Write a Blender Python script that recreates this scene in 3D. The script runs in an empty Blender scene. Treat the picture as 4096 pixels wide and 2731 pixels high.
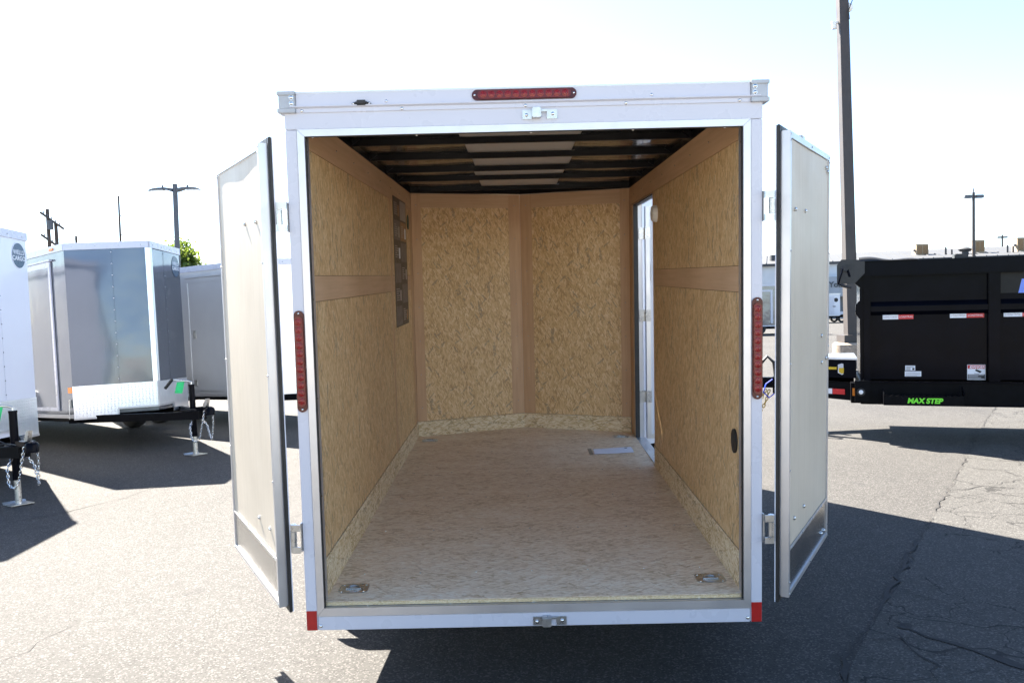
import bpy, bmesh, math, random
from mathutils import Vector, Matrix
random.seed(7)
S = bpy.context.scene
COL = S.collection
PI = math.pi

# ------------------------------------------------------------------ camera
TAU, HB = .042, .34                      # the open trailer stands nose-up on its jack; height of its rear sill
def basis(yaw, pitch, roll):
    cy, sy, cp, sp = math.cos(yaw), math.sin(yaw), math.cos(pitch), math.sin(pitch)
    f = Vector((sy*cp, cy*cp, sp)); r = Vector((cy, -sy, 0)); u = r.cross(f)
    return r*math.cos(roll)+u*math.sin(roll), -r*math.sin(roll)+u*math.cos(roll), f
CR, CU, CF = basis(-.0073, -.0799+TAU, -.0228)
CP = Vector((-.0393, -3.2751*math.cos(TAU)-1.4295*math.sin(TAU), HB+1.4295*math.cos(TAU)-3.2751*math.sin(TAU)))
cam = bpy.data.cameras.new('camera'); cam.sensor_width = 22.3; cam.lens = 18.0; cam.clip_start = .05; cam.clip_end = 3000
co = bpy.data.objects.new('camera', cam); COL.objects.link(co)
co.matrix_world = Matrix(((CR.x, CU.x, -CF.x, CP.x), (CR.y, CU.y, -CF.y, CP.y), (CR.z, CU.z, -CF.z, CP.z), (0, 0, 0, 1)))
S.camera = co
FPX = 3306.0*2352/4096
def ray(px, py): return CF + CR*((px-1176)/FPX) - CU*((py-784.1)/FPX)
def at(px, py, Y):                       # photo pixel (2352 wide) -> point on the vertical plane y = Y
    d = ray(px, py); return CP + d*((Y-CP.y)/d.y)
def gnd(px, py, h=0.0):
    d = ray(px, py); return CP + d*((h-CP.z)/d.z)

# ------------------------------------------------------------------ light
SUN_AZ, SUN_EL = math.radians(36), math.radians(42.5)   # sun ahead and to the left of the camera
w = bpy.data.worlds.new('World'); S.world = w; w.use_nodes = True
nt = w.node_tree; bg = nt.nodes['Background']
sky = nt.nodes.new('ShaderNodeTexSky'); sky.sky_type = 'NISHITA'; sky.sun_disc = False
sky.sun_elevation = SUN_EL; sky.sun_rotation = -SUN_AZ; sky.air_density = 1.0; sky.dust_density = 1.0; sky.ozone_density = 1.6; sky.altitude = 1300
nt.links.new(sky.outputs[0], bg.inputs[0]); bg.inputs[1].default_value = .05
sl = bpy.data.lights.new('sun', 'SUN'); sl.energy = 5.0; sl.angle = math.radians(.53); sl.color = (1, .93, .82)
so = bpy.data.objects.new('sun', sl); COL.objects.link(so)
sdir = Vector((-math.sin(SUN_AZ)*math.cos(SUN_EL), math.cos(SUN_AZ)*math.cos(SUN_EL), math.sin(SUN_EL)))
so.rotation_euler = sdir.to_track_quat('Z', 'Y').to_euler(); so.location = (-20, 25, 30)
S.view_settings.view_transform = 'Standard'; S.view_settings.look = 'None'
S.view_settings.exposure = 3.05; S.view_settings.gamma = 1.0
S.cycles.max_bounces = 14; S.cycles.diffuse_bounces = 8; S.cycles.glossy_bounces = 6
S.render.resolution_x = 1024; S.render.resolution_y = 682

# ------------------------------------------------------------------ materials
M = {}
class NT:
    def __init__(s, name):
        s.m = bpy.data.materials.new(name); s.m.use_nodes = True; s.t = s.m.node_tree
        s.b = s.t.nodes['Principled BSDF']; M[name] = s.m
    def n(s, typ, **kw):
        nd = s.t.nodes.new('ShaderNode'+typ)
        for k, v in kw.items():
            if k.startswith('i_'):
                key = k[2:]; nd.inputs[int(key) if key.isdigit() else key.replace('_', ' ')].default_value = v
            else: setattr(nd, k, v)
        return nd
    def l(s, a, b): s.t.links.new(a, b)
    def set(s, **kw):
        for k, v in kw.items(): s.b.inputs[k.replace('_', ' ')].default_value = v
    def uv(s): return s.n('UVMap').outputs[0]
    def obj(s): return s.n('TexCoord').outputs['Object']
    def math(s, op, a, b=None, clamp=False):
        nd = s.n('Math', operation=op, use_clamp=clamp)
        for i, v in enumerate((a, b)):
            if v is None: continue
            if isinstance(v, (int, float)): nd.inputs[i].default_value = v
            else: s.l(v, nd.inputs[i])
        return nd.outputs[0]
    def ramp(s, fac, stops):
        r = s.n('ValToRGB'); e = r.color_ramp.elements
        while len(e) < len(stops): e.new(.5)
        for k, (p, c) in enumerate(stops):
            e[k].position = p; e[k].color = (*c, 1) if len(c) == 3 else c
        s.l(fac, r.inputs[0]); return r.outputs[0]
    def mix(s, f, a, b, mode='MIX'):
        nd = s.n('MixRGB', blend_type=mode)
        for i, v in enumerate((f, a, b)):
            if isinstance(v, (int, float)): nd.inputs[i].default_value = v
            elif isinstance(v, tuple): nd.inputs[i].default_value = (*v, 1)
            else: s.l(v, nd.inputs[i])
        return nd.outputs[0]
    def noise(s, vec, scale, detail=4, rough=.55, out=0):
        nd = s.n('TexNoise', i_Scale=scale, i_Detail=detail, i_Roughness=rough)
        if vec is not None: s.l(vec, nd.inputs['Vector'])
        return nd.outputs[out]
    def mapp(s, vec, scale=(1, 1, 1), rot=(0, 0, 0), loc=(0, 0, 0)):
        nd = s.n('Mapping'); nd.inputs['Scale'].default_value = scale; nd.inputs['Rotation'].default_value = rot; nd.inputs['Location'].default_value = loc
        s.l(vec, nd.inputs['Vector']); return nd.outputs[0]
    def bump(s, h, strength=.3, dist=.01):
        b = s.n('Bump'); b.inputs['Strength'].default_value = strength; b.inputs['Distance'].default_value = dist
        s.l(h, b.inputs['Height']); s.l(b.outputs[0], s.b.inputs['Normal'])
    def col(s, c): s.l(c, s.b.inputs['Base Color'])

def plain(name, c, rough=.5, metal=0., var=.12, vs=6., rvar=.12, coat=0., bump=0., spec=None):
    n = NT(name); o = n.obj(); f = n.noise(o, vs, 5, .6)
    a = tuple(max(0, x*(1-var)) for x in c); b = tuple(min(1, x*(1+var)) for x in c)
    n.col(n.ramp(f, [(.3, a), (.7, b)])); n.set(Roughness=rough, Metallic=metal)
    if rvar:
        g = n.noise(o, vs*2.3, 3, .6); n.l(n.math('ADD', n.math('MULTIPLY', g, rvar*2), rough-rvar), n.b.inputs['Roughness'])
    if coat: n.set(Coat_Weight=coat, Coat_Roughness=.06)
    if spec is not None: n.set(Specular_IOR_Level=spec)
    if bump: n.bump(n.noise(o, 60, 3), bump, .002)
    return n

plain('white_paint', (.535, .545, .61), .28, 0, .015, 3, .06)
plain('white_skin', (.64, .66, .73), .22, 0, .02, 2, .05, coat=.3)
plain('white_plastic', (.78, .78, .76), .45)
plain('grey_cast', (.36, .37, .39), .42, .55, .1, 14)
plain('zinc', (.50, .50, .49), .3, .9, .15, 20)
plain('steel_bolt', (.60, .61, .62), .25, 1, .08, 30)
plain('logo_dark', (.010, .0105, .0105), .4, 0, .1, 20, spec=.2)
plain('bracket_grey', (.030, .030, .029), .45, .3, .15, 20)
plain('rubber', (.012, .012, .013), .5, 0, .3, 20)
plain('black_paint', (.0026, .0032, .0062), .15, 0, .25, 4, .06, spec=.045)
plain('black_frame', (.0032, .0036, .005), .4, 0, .3, 8, spec=.06)
plain('tyre_rubber', (.018, .018, .019), .75, 0, .3, 12, bump=.3)
plain('brown_pole', (.040, .031, .029), .5, 0, .12, 2)
plain('weathered_wood', (.09, .065, .05), .85, 0, .3, 3)
plain('pole_grey', (.10, .105, .12), .5, 0, .15, 4)
plain('amber', (.75, .22, .01), .25, 0, .2, 60)
plain('tape_white', (.72, .74, .78), .35, 0, .08, 40)
plain('tape_red', (.55, .012, .014), .35, 0, .1, 40)
plain('reflector_red', (.36, .006, .006), .4, 0, .12, 50)
plain('paper', (.86, .86, .92), .7, 0, .04, 8)
plain('green_tag', (.02, .55, .16), .6, 0, .15, 30)
plain('ink', (.012, .012, .014), .6)
plain('lime', (.17, .75, .03), .5, 0, .03, 10)
plain('decal_white', (.72, .74, .78), .5, 0, .04, 20)
plain('decal_red', (.5, .02, .02), .5)
plain('decal_blue', (.18, .28, .78), .5)
plain('yellow_print', (.75, .5, .02), .5)
plain('toolbox_lid', (.62, .64, .66), .3, .85, .08, 6)
plain('gold_chain', (.50, .36, .13), .35, .9, .2, 40)
plain('blue_cable', (.02, .05, .5), .4)
plain('building_wall', (.55, .57, .60), .8, 0, .08, .6)
plain('building_grey', (.17, .19, .22), .8, 0, .1, .6)
plain('fascia_grey', (.30, .33, .37), .7, 0, .08, .8)
plain('metal_roof', (.047, .050, .056), .7, 0., .1, .5)
plain('cooler_tan', (.36, .28, .19), .8, 0, .12, 2)
plain('cooler_pad', (.26, .16, .08), .9, 0, .3, 12)
plain('concrete', (.33, .26, .20), .9, 0, .35, 16, bump=.8)
plain('sign_letter', (.05, .06, .07), .6)
plain('vent_green', (.03, .07, .05), .5)
plain('bark', (.08, .06, .045), .9, 0, .3, 8)
plain('poster_brown', (.045, .030, .024), .45, 0, .15, 10)
plain('poster_grey', (.12, .10, .095), .45, 0, .2, 14)
plain('poster_pale', (.34, .29, .27), .45, 0, .1, 14)
plain('poster_orange', (.30, .15, .06), .45, 0, .15, 14)
plain('emblem_blue', (.05, .09, .14), .3, 0, .1, 20)
plain('glass_lens', (.75, .77, .8), .2)
plain('dark_seam', (.02, .016, .012), .9)

# brushed aluminium trim
n = NT('aluminium'); f = n.noise(n.obj(), 9, 4)
n.col(n.ramp(f, [(.3, (.54, .54, .56)), (.7, (.59, .59, .61))])); n.set(Metallic=.8, Roughness=.36)
n.l(n.math('ADD', n.math('MULTIPLY', n.noise(n.obj(), 5, 3), .22), .25), n.b.inputs['Roughness'])
# mill-finish sheet with swirled scratches
n = NT('brushed_sheet'); o = n.obj(); f = n.noise(o, 7, 4)
n.col(n.ramp(f, [(.25, (.36, .36, .355)), (.75, (.44, .44, .43))])); n.set(Metallic=1., Roughness=.3)
n.l(n.math('ADD', n.math('MULTIPLY', f, .14), .17), n.b.inputs['Roughness']); n.bump(n.noise(o, 3, 2), .12, .01)
# trailer skins
for nm, c, met, ro in (('charcoal_skin', (.115, .13, .16), .6, .13), ('silver_skin', (.60, .61, .62), .4, .2)):
    n = NT(nm); o = n.obj(); f = n.noise(o, .9, 3)
    n.col(n.ramp(f, [(.3, tuple(x*.92 for x in c)), (.7, tuple(x*1.08 for x in c))])); n.set(Metallic=met, Roughness=ro, Coat_Weight=.5, Coat_Roughness=.08)
    n.bump(n.noise(o, 1.7, 2), .35, .03)
# tread plate
n = NT('tread_plate'); u = n.n('SeparateXYZ'); n.l(n.mapp(n.uv(), (32, 32, 32)), u.inputs[0])
fx = n.math('SUBTRACT', n.math('FRACT', u.outputs[0]), .5); fy = n.math('SUBTRACT', n.math('FRACT', u.outputs[1]), .5)
par = n.math('MODULO', n.math('ADD', n.math('FLOOR', u.outputs[0]), n.math('FLOOR', u.outputs[1])), 2)
sg = n.math('SUBTRACT', n.math('MULTIPLY', n.math('ABSOLUTE', par), 2), 1)
sx = n.math('MULTIPLY', fx, sg)
a = n.math('ADD', sx, fy); b = n.math('SUBTRACT', sx, fy)
e = n.math('ADD', n.math('POWER', n.math('MULTIPLY', a, 1.6), 2), n.math('POWER', n.math('MULTIPLY', b, 5.0), 2))
h = n.math('SUBTRACT', 1, e, True)
n.bump(h, .8, .006); n.col(n.ramp(n.noise(n.obj(), 7, 4), [(.3, (.82, .83, .85)), (.7, (.93, .94, .95))])); n.set(Metallic=.95, Roughness=.3)
# red lamp lens
n = NT('lens_red'); o = n.obj(); n.col(n.ramp(n.noise(o, 60, 3), [(.3, (.085, .002, .003)), (.7, (.16, .004, .005))])); n.set(Roughness=.25, Coat_Weight=.15, Coat_Roughness=.04, Specular_IOR_Level=.3)
n = NT('lens_red_dark'); n.set(Base_Color=(.06, .002, .003, 1), Roughness=.25, Coat_Weight=.1, Specular_IOR_Level=.3)
n = NT('lens_red_led'); o = n.obj(); n.col(n.ramp(n.noise(o, 180, 2), [(.35, (.15, .004, .005)), (.7, (.28, .014, .016))])); n.set(Roughness=.2, Coat_Weight=.2, Specular_IOR_Level=.3)

def osb(name, pal, dark, flake=1., horiz=False, darkamt=.93, rough=.75):
    n = NT(name); uv0 = n.uv()
    wob = n.n('TexNoise', i_Scale=16., i_Detail=3.); n.l(uv0, wob.inputs['Vector'])
    wv = n.n('VectorMath', operation='SCALE'); wv.inputs['Scale'].default_value = .005; n.l(wob.outputs['Color'], wv.inputs[0])
    ad = n.n('VectorMath', operation='ADD'); n.l(uv0, ad.inputs[0]); n.l(wv.outputs[0], ad.inputs[1]); uvw = ad.outputs[0]
    def fl(ang, sx, sy, loc):
        v = n.n('TexVoronoi', voronoi_dimensions='2D', distance='CHEBYCHEV', i_Scale=1., i_Randomness=1.)
        r = n.mapp(uvw, (1, 1, 1), (0, 0, ang)); n.l(n.mapp(r, (sx*flake, sy*flake, 1), (0, 0, 0), (loc, loc*.7, 0)), v.inputs['Vector'])
        sp = n.n('SeparateXYZ'); n.l(v.outputs['Color'], sp.inputs[0]); return sp.outputs
    b0 = 0 if horiz else 1.45
    L = [fl(b0+.15, 24, 105, 1.), fl(b0+.75, 28, 120, 5.), fl(b0-.6, 26, 110, 9.), fl(b0-.1, 34, 160, 13.), fl(b0+.4, 44, 190, 17.), fl(b0-.3, 50, 220, 23.)]
    v = L[0][0]
    for k, q in enumerate(L[1:]):
        msk = n.math('GREATER_THAN', q[1], .46+.05*k); v = n.mix(msk, v, q[0])
    fine = n.noise(n.mapp(uvw, (14, 300, 1) if horiz else (300, 14, 1)), 1., 3)
    v2 = n.math('ADD', n.math('MULTIPLY', v, .74), n.math('MULTIPLY', fine, .26))
    v2 = n.math('ADD', v2, n.math('MULTIPLY', n.math('SUBTRACT', n.noise(n.mapp(uv0, (1, 2.6, 1)) if horiz else uv0, 2.2, 5, .65), .5), .9 if horiz else .4))
    c = n.ramp(v2, [(.08, pal[0]), (.36, pal[1]), (.62, pal[2]), (.92, pal[3])])
    d1 = fl(b0+.12, 13, 62, 21.); d2 = fl(b0-.5, 26, 130, 31.); d3 = fl(b0+.95, 24, 110, 41.)
    thr = n.math('MAXIMUM', n.math('MAXIMUM', n.math('GREATER_THAN', d1[2], darkamt+.045), n.math('GREATER_THAN', d2[2], darkamt+.04)), n.math('GREATER_THAN', d3[2], darkamt+.05))
    ragged = n.math('GREATER_THAN', n.noise(uvw, 55, 3), .44)
    c = n.mix(n.math('MULTIPLY', n.math('MULTIPLY', thr, ragged), .45 if horiz else .55), c, dark)
    n.col(c); n.set(Roughness=rough, Specular_IOR_Level=.3 if horiz else .45)
    n.bump(n.math('ADD', v, n.math('MULTIPLY', fine, .5)), .25, .002)
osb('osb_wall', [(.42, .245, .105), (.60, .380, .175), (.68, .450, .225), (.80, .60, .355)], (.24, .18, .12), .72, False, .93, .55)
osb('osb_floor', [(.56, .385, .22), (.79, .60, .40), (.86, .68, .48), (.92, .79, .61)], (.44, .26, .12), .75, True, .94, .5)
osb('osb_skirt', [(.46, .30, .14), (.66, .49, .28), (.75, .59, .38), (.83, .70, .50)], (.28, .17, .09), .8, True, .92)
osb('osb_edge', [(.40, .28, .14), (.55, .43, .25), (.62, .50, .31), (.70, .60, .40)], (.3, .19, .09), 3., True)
def ply(name, a, b, vert=True, sc=1., rough=.6, blotch=.4):
    n = NT(name); u = n.uv(); m = n.mapp(u, (22*sc, 1.1*sc, 1) if vert else (1.1*sc, 22*sc, 1))
    f = n.math('ADD', n.math('MULTIPLY', n.noise(m, 2., 6, .6), 1-blotch), n.math('MULTIPLY', n.noise(u, 2.2*sc, 4), blotch))
    n.col(n.ramp(f, [(.3, a), (.7, b)])); n.set(Roughness=rough, Specular_IOR_Level=.4); n.bump(n.noise(m, 6, 3), .06, .002)
    n.l(n.math('ADD', n.math('MULTIPLY', n.noise(u, 3.1, 5, .65), .4), rough-.2), n.b.inputs['Roughness'])
ply('luan_v', (.47, .275, .145), (.64, .405, .235), True)
ply('luan_h', (.50, .305, .165), (.66, .43, .26), False)
ply('door_ply', (.46, .40, .315), (.57, .50, .405), True, .8, .5, .55)
# black roof film and bare roof underside
n = NT('roof_film'); o = n.obj(); n.set(Base_Color=(.004, .004, .005, 1), Roughness=.10, Coat_Weight=.25, Coat_Roughness=.05); n.bump(n.noise(n.mapp(o, (1.2, 5, 1)), 2, 3), .5, .02)
plain('roof_bare', (.56, .53, .50), .55, 0, .06, 2)
plain('bow_paint', (.004, .004, .005), .35, 0, .2, 6, spec=.15)

# asphalt
def asphalt(name, c0, c1, sp, cracks=False):
    n = NT(name); o = n.obj()
    big = n.noise(o, .35, 5, .6); med = n.noise(o, 9, 6, .7)
    vo = n.n('TexVoronoi', i_Scale=125.); n.l(o, vo.inputs['Vector'])
    st = n.n('SeparateXYZ'); n.l(vo.outputs['Color'], st.inputs[0])
    f = n.math('ADD', n.math('MULTIPLY', big, .5), n.math('MULTIPLY', med, .5))
    c = n.ramp(f, [(.32, c0), (.68, c1)])
    c = n.mix(n.math('MULTIPLY', n.math('GREATER_THAN', st.outputs[0], .80), .42), c, sp)
    c = n.mix(n.math('MULTIPLY', n.math('LESS_THAN', st.outputs[1], .16), .5), c, tuple(x*.45 for x in c0))
    scf = n.noise(n.mapp(o, (1.6, .22, 1), (0, 0, .5)), 1.1, 4, .6); c = n.mix(n.math('MULTIPLY', n.math('GREATER_THAN', scf, .60), .16), c, (.03, .03, .031))
    oil = n.noise(o, 1.1, 3, .5); c = n.mix(n.math('MULTIPLY', n.math('GREATER_THAN', oil, .69), .3), c, (.03, .03, .032))
    h = n.math('ADD', n.math('MULTIPLY', st.outputs[0], .6), n.math('MULTIPLY', n.noise(o, 160, 3), .6))
    if cracks:
        wv = n.n('TexNoise', i_Scale=2.2, i_Detail=5.); n.l(o, wv.inputs['Vector'])
        sc = n.n('VectorMath', operation='SCALE'); sc.inputs['Scale'].default_value = .5; n.l(wv.outputs['Color'], sc.inputs[0])
        ad = n.n('VectorMath', operation='ADD'); n.l(o, ad.inputs[0]); n.l(sc.outputs[0], ad.inputs[1])
        v2 = n.n('TexVoronoi', feature='DISTANCE_TO_EDGE', i_Scale=2.3); n.l(ad.outputs[0], v2.inputs['Vector'])
        v3 = n.n('TexVoronoi', feature='DISTANCE_TO_EDGE', i_Scale=.55); n.l(ad.outputs[0], v3.inputs['Vector'])
        mk = n.math('GREATER_THAN', n.noise(o, .55, 2), .47)
        l1 = n.math('MULTIPLY', n.math('LESS_THAN', v2.outputs['Distance'], .009), mk); l2 = n.math('LESS_THAN', v3.outputs['Distance'], .004)
        ln = n.math('MAXIMUM', l1, l2); c = n.mix(n.math('MULTIPLY', ln, .85), c, (.018, .017, .017))
        h = n.math('SUBTRACT', h, n.math('MULTIPLY', ln, 3.))
    n.col(c); n.set(Roughness=.88, Specular_IOR_Level=.24); n.bump(h, 1., .007)
asphalt('asphalt', (.039, .0372, .0355), (.066, .0632, .0606), (.172, .163, .155))
asphalt('old_asphalt', (.048, .0462, .044), (.075, .0724, .069), (.175, .168, .159), True)
plain('crack_fill', (.020, .019, .019), .9, 0, .3, 20)
# leaves
n = NT('leaf'); oi = n.n('ObjectInfo'); f = n.noise(n.obj(), 1.3, 3)
n.col(n.ramp(f, [(.3, (.035, .075, .012)), (.7, (.10, .16, .025))])); n.set(Roughness=.55)
tr = n.n('BsdfTranslucent'); tr.inputs[0].default_value = (.16, .22, .03, 1); mx = n.n('MixShader'); mx.inputs[0].default_value = .45
n.l(n.b.outputs[0], mx.inputs[1]); n.l(tr.outputs[0], mx.inputs[2]); n.l(mx.outputs[0], n.t.nodes['Material Output'].inputs['Surface'])

# ------------------------------------------------------------------ mesh helpers
class B:
    def __init__(s): s.bm = bmesh.new()
    def box(s, x0, x1, y0, y1, z0, z1, bev=0., seg=2):
        x0, x1 = min(x0, x1), max(x0, x1); y0, y1 = min(y0, y1), max(y0, y1); z0, z1 = min(z0, z1), max(z0, z1)
        r = bmesh.ops.create_cube(s.bm, size=1); vs = r['verts']
        for v in vs: v.co = Vector((x0 if v.co.x < 0 else x1, y0 if v.co.y < 0 else y1, z0 if v.co.z < 0 else z1))
        if bev:
            es = list({e for v in vs for e in v.link_edges})
            bmesh.ops.bevel(s.bm, geom=es, offset=bev, segments=seg, affect='EDGES', clamp_overlap=True)
        return s
    def prism(s, pts, vec):
        vec = Vector(vec); a = [s.bm.verts.new(Vector(p)) for p in pts]; b = [s.bm.verts.new(Vector(p)+vec) for p in pts]
        n = len(pts); nf = [s.bm.faces.new(a), s.bm.faces.new(b[::-1])]
        for i in range(n): nf.append(s.bm.faces.new((a[i], b[i], b[(i+1) % n], a[(i+1) % n])))
        bmesh.ops.recalc_face_normals(s.bm, faces=nf)
        return s
    def cyl(s, p0, p1, r, r2=None, n=14, cap=True):
        p0, p1 = Vector(p0), Vector(p1); d = (p1-p0); r2 = r if r2 is None else r2
        q = d.to_track_quat('Z', 'Y'); A, Bv = [], []
        for i in range(n):
            a = 2*PI*i/n; o = Vector((math.cos(a), math.sin(a), 0))
            A.append(s.bm.verts.new(p0+q@(o*r))); Bv.append(s.bm.verts.new(p1+q@(o*r2)))
        for i in range(n): s.bm.faces.new((A[i], A[(i+1) % n], Bv[(i+1) % n], Bv[i]))
        if cap: s.bm.faces.new(A[::-1]); s.bm.faces.new(Bv)
        return s
    def tube(s, pts, r, n=8, closed=False):
        pts = [Vector(p) for p in pts]; rings = []; up = Vector((.13, .37, .92)).normalized(); N = len(pts)
        for i, p in enumerate(pts):
            t = (pts[(i+1) % N]-pts[i-1]) if (closed or 0 < i < N-1) else (pts[1]-pts[0] if i == 0 else pts[-1]-pts[-2])
            t.normalize(); a = t.cross(up); a = a.normalized() if a.length > 1e-5 else Vector((1, 0, 0)); b = t.cross(a)
            rr = r[i] if isinstance(r, (list, tuple)) else r
            rings.append([s.bm.verts.new(p+a*(rr*math.cos(2*PI*k/n))+b*(rr*math.sin(2*PI*k/n))) for k in range(n)])
        for i in range(N if closed else N-1):
            A, Bv = rings[i], rings[(i+1) % N]
            for k in range(n): s.bm.faces.new((A[k], A[(k+1) % n], Bv[(k+1) % n], Bv[k]))
        if not closed: s.bm.faces.new(rings[0][::-1]); s.bm.faces.new(rings[-1])
        return s
    def lathe(s, prof, c, axis, n=28):          # prof: (radius, along-axis)
        c = Vector(c); q = Vector(axis).to_track_quat('Z', 'Y'); R = []
        for rr, h in prof: R.append([s.bm.verts.new(c+q@Vector((rr*math.cos(2*PI*k/n), rr*math.sin(2*PI*k/n), h))) for k in range(n)])
        for i in range(len(prof)-1):
            for k in range(n): s.bm.faces.new((R[i][k], R[i][(k+1) % n], R[i+1][(k+1) % n], R[i+1][k]))
        return s
    def dome(s, c, axis, r, h, n=10):
        return s.lathe([(r, 0), (r*.92, h*.5), (r*.6, h*.88), (r*.02, h)], c, axis, n)
    def quad(s, a, b, c, d): s.bm.faces.new([s.bm.verts.new(Vector(p)) for p in (a, b, c, d)]); return s
    def grid(s, fn, nu, nv, thick=None):
        V = [[s.bm.verts.new(Vector(fn(i/nu, j/nv))) for j in range(nv+1)] for i in range(nu+1)]
        for i in range(nu):
            for j in range(nv): s.bm.faces.new((V[i][j], V[i+1][j], V[i+1][j+1], V[i][j+1]))
        return s
    def mesh(s, name, sharp=35):
        bm = s.bm; bmesh.ops.recalc_face_normals(bm, faces=bm.faces[:]) if False else None
        uvl = bm.loops.layers.uv.new('UVMap'); bm.normal_update()
        for f in bm.faces:
            n = f.normal; ax = max(range(3), key=lambda k: abs(n[k])); f.smooth = True
            for lp in f.loops:
                c = lp.vert.co; lp[uvl].uv = (c.y, c.z) if ax == 0 else (c.x, c.z) if ax == 1 else (c.x, c.y)
        me = bpy.data.meshes.new(name); bm.to_mesh(me); bm.free()
        me.set_sharp_from_angle(angle=math.radians(sharp))
        return me
    def o(s, name, mat, parent=None, sharp=35, kind=None):
        me = s.mesh(name, sharp); me.materials.append(M[mat]); ob = bpy.data.objects.new(name, me); COL.objects.link(ob)
        if parent: ob.parent = parent
        if kind: ob['kind'] = kind
        return ob
def thing(name, label, cat, loc=(0, 0, 0), rot=(0, 0, 0), group=None):
    e = bpy.data.objects.new(name, None); COL.objects.link(e); e.location = loc; e.rotation_euler = rot; e.empty_display_size = .2
    e['label'] = label; e['category'] = cat
    if group: e['group'] = group
    return e
def tag(o, label, cat, group=None):
    o['label'] = label; o['category'] = cat
    if group: o['group'] = group
    return o
def struct(o): o['kind'] = 'structure'; return o
def inst(src, loc, parent, rot=None):
    c = bpy.data.objects.new(src.data.name, src.data); COL.objects.link(c); c.parent = parent; c.location = loc
    if rot: c.rotation_euler = rot
    return c
def bx(name, mat, parent, x0, x1, y0, y1, z0, z1, bev=0.): return B().box(x0, x1, y0, y1, z0, z1, bev).o(name, mat, parent)
def text(name, body, mat, parent, origin, right, up, size, shear=0., extrude=.0006, align='LEFT', bold=0.):
    cu = bpy.data.curves.new(name, 'FONT'); cu.body = body; cu.size = size; cu.extrude = extrude; cu.align_x = align; cu.shear = shear; cu.offset = bold
    t = bpy.data.objects.new(name, cu); COL.objects.link(t)
    me = bpy.data.meshes.new_from_object(t.evaluated_get(bpy.context.evaluated_depsgraph_get()))
    bpy.data.objects.remove(t); bpy.data.curves.remove(cu)
    r = Vector(right).normalized(); u = Vector(up).normalized(); nn = r.cross(u)
    me.transform(Matrix(((r.x, u.x, nn.x, origin[0]), (r.y, u.y, nn.y, origin[1]), (r.z, u.z, nn.z, origin[2]), (0, 0, 0, 1))))
    me.materials.clear(); me.materials.append(M[mat]); me.name = name
    ob = bpy.data.objects.new(name, me); COL.objects.link(ob); ob.parent = parent; return ob

# ------------------------------------------------------------------ ground
g = B().quad((-500, -120, 0), (500, -120, 0), (500, 900, 0), (-500, 900, 0)).o('ground', 'asphalt'); struct(g)
def z7(x, y): return ((3000+x/1.386)/1.7415, (1600+y/1.386)/1.7415)
edge = [(1400, -60), (1360, 50), (1310, 110), (1280, 165), (1230, 270), (1180, 360), (1120, 480), (1060, 580), (1000, 670), (975, 730), (925, 815), (880, 890), (830, 980), (800, 1050), (740, 1160), (690, 1250), (620, 1340), (570, 1440), (555, 1568)]
E0 = [gnd(*z7(*p)) for p in edge]
E0 = [E0[0]+(E0[0]-E0[1])*14] + E0 + [E0[-1]+(E0[-1]-E0[-2])*3]
def jag(P, step, amp, seed):
    rnd = random.Random(seed); out = []
    for a, b in zip(P[:-1], P[1:]):
        d = (b-a); n = max(1, min(60, int(d.length/step))); nn = Vector((-d.y, d.x, 0)).normalized()
        for k in range(n): out.append(a+d*(k/n)+nn*rnd.gauss(0, amp))
    return out+[P[-1]]
J = jag(E0, .09, .017, 3)
bm = B(); far = [Vector((140, J[0].y, 0)), Vector((140, J[-1].y, 0))]
pts = [Vector((p.x, p.y, .004)) for p in J]+[Vector((140, J[-1].y, .004)), Vector((140, J[0].y, .004))]
def tri_strip(bmB, A, Bp, z):
    va = [bmB.bm.verts.new((p.x, p.y, z)) for p in A]; vb = [bmB.bm.verts.new((p.x, p.y, z)) for p in Bp]
    for i in range(len(A)-1): bmB.bm.faces.new((va[i], va[i+1], vb[i+1], vb[i]))
tri_strip(bm, J, [Vector((140, p.y, 0)) for p in J], .004)
patch = bm.o('pavement', 'old_asphalt'); struct(patch)
for f in patch.data.polygons: pass
def crack(P, w0, seed, amp=.02, z=.008, step=.07):
    rnd = random.Random(seed); C = jag(P, step, amp, seed); A, Bp = [], []
    ph = rnd.random()*9
    for i, p in enumerate(C):
        t = (C[min(i+1, len(C)-1)]-C[max(i-1, 0)]); nn = Vector((-t.y, t.x, 0)).normalized()
        k = w0*max(.12, (.55+.6*math.sin(i*.37+ph)*math.sin(i*.11+2*ph)+rnd.uniform(-.25, .4)))
        if i in (0, len(C)-1): k = .002
        A.append(p+nn*k*rnd.uniform(.3, 1)); Bp.append(p-nn*k*rnd.uniform(.3, 1))
    b = B(); tri_strip(b, A, Bp, z); return b.o('crack', 'crack_fill', g)
P7 = lambda L: [gnd(*z7(*p)) for p in L]
crack([p-Vector((.02, 0, 0)) for p in E0[10:-1]], .022, 11, .012)
crack([p-Vector((.01, 0, 0)) for p in E0[1:11]], .009, 12, .012)
crack(P7([(715, 1195), (790, 1225), (870, 1262), (1000, 1312), (1130, 1355), (1250, 1400), (1380, 1440), (1560, 1510)]), .026, 13, .012)
crack(P7([(1105, 505), (1200, 490), (1330, 478), (1440, 455), (1540, 440)]), .010, 14)
crack(P7([(1180, 370), (1290, 385), (1410, 390), (1440, 410), (1530, 430)]), .009, 15)
crack(P7([(800, 1050), (900, 1085), (1010, 1100), (1090, 1130), (1150, 1180), (1220, 1215), (1400, 1260), (1550, 1300)]), .010, 16)
crack(P7([(860, 1300), (880, 1390), (960, 1430), (1040, 1470), (1040, 1560)]), .010, 17)
crack(P7([(960, 1430), (1090, 1420), (1180, 1380)]), .008, 18)
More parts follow.
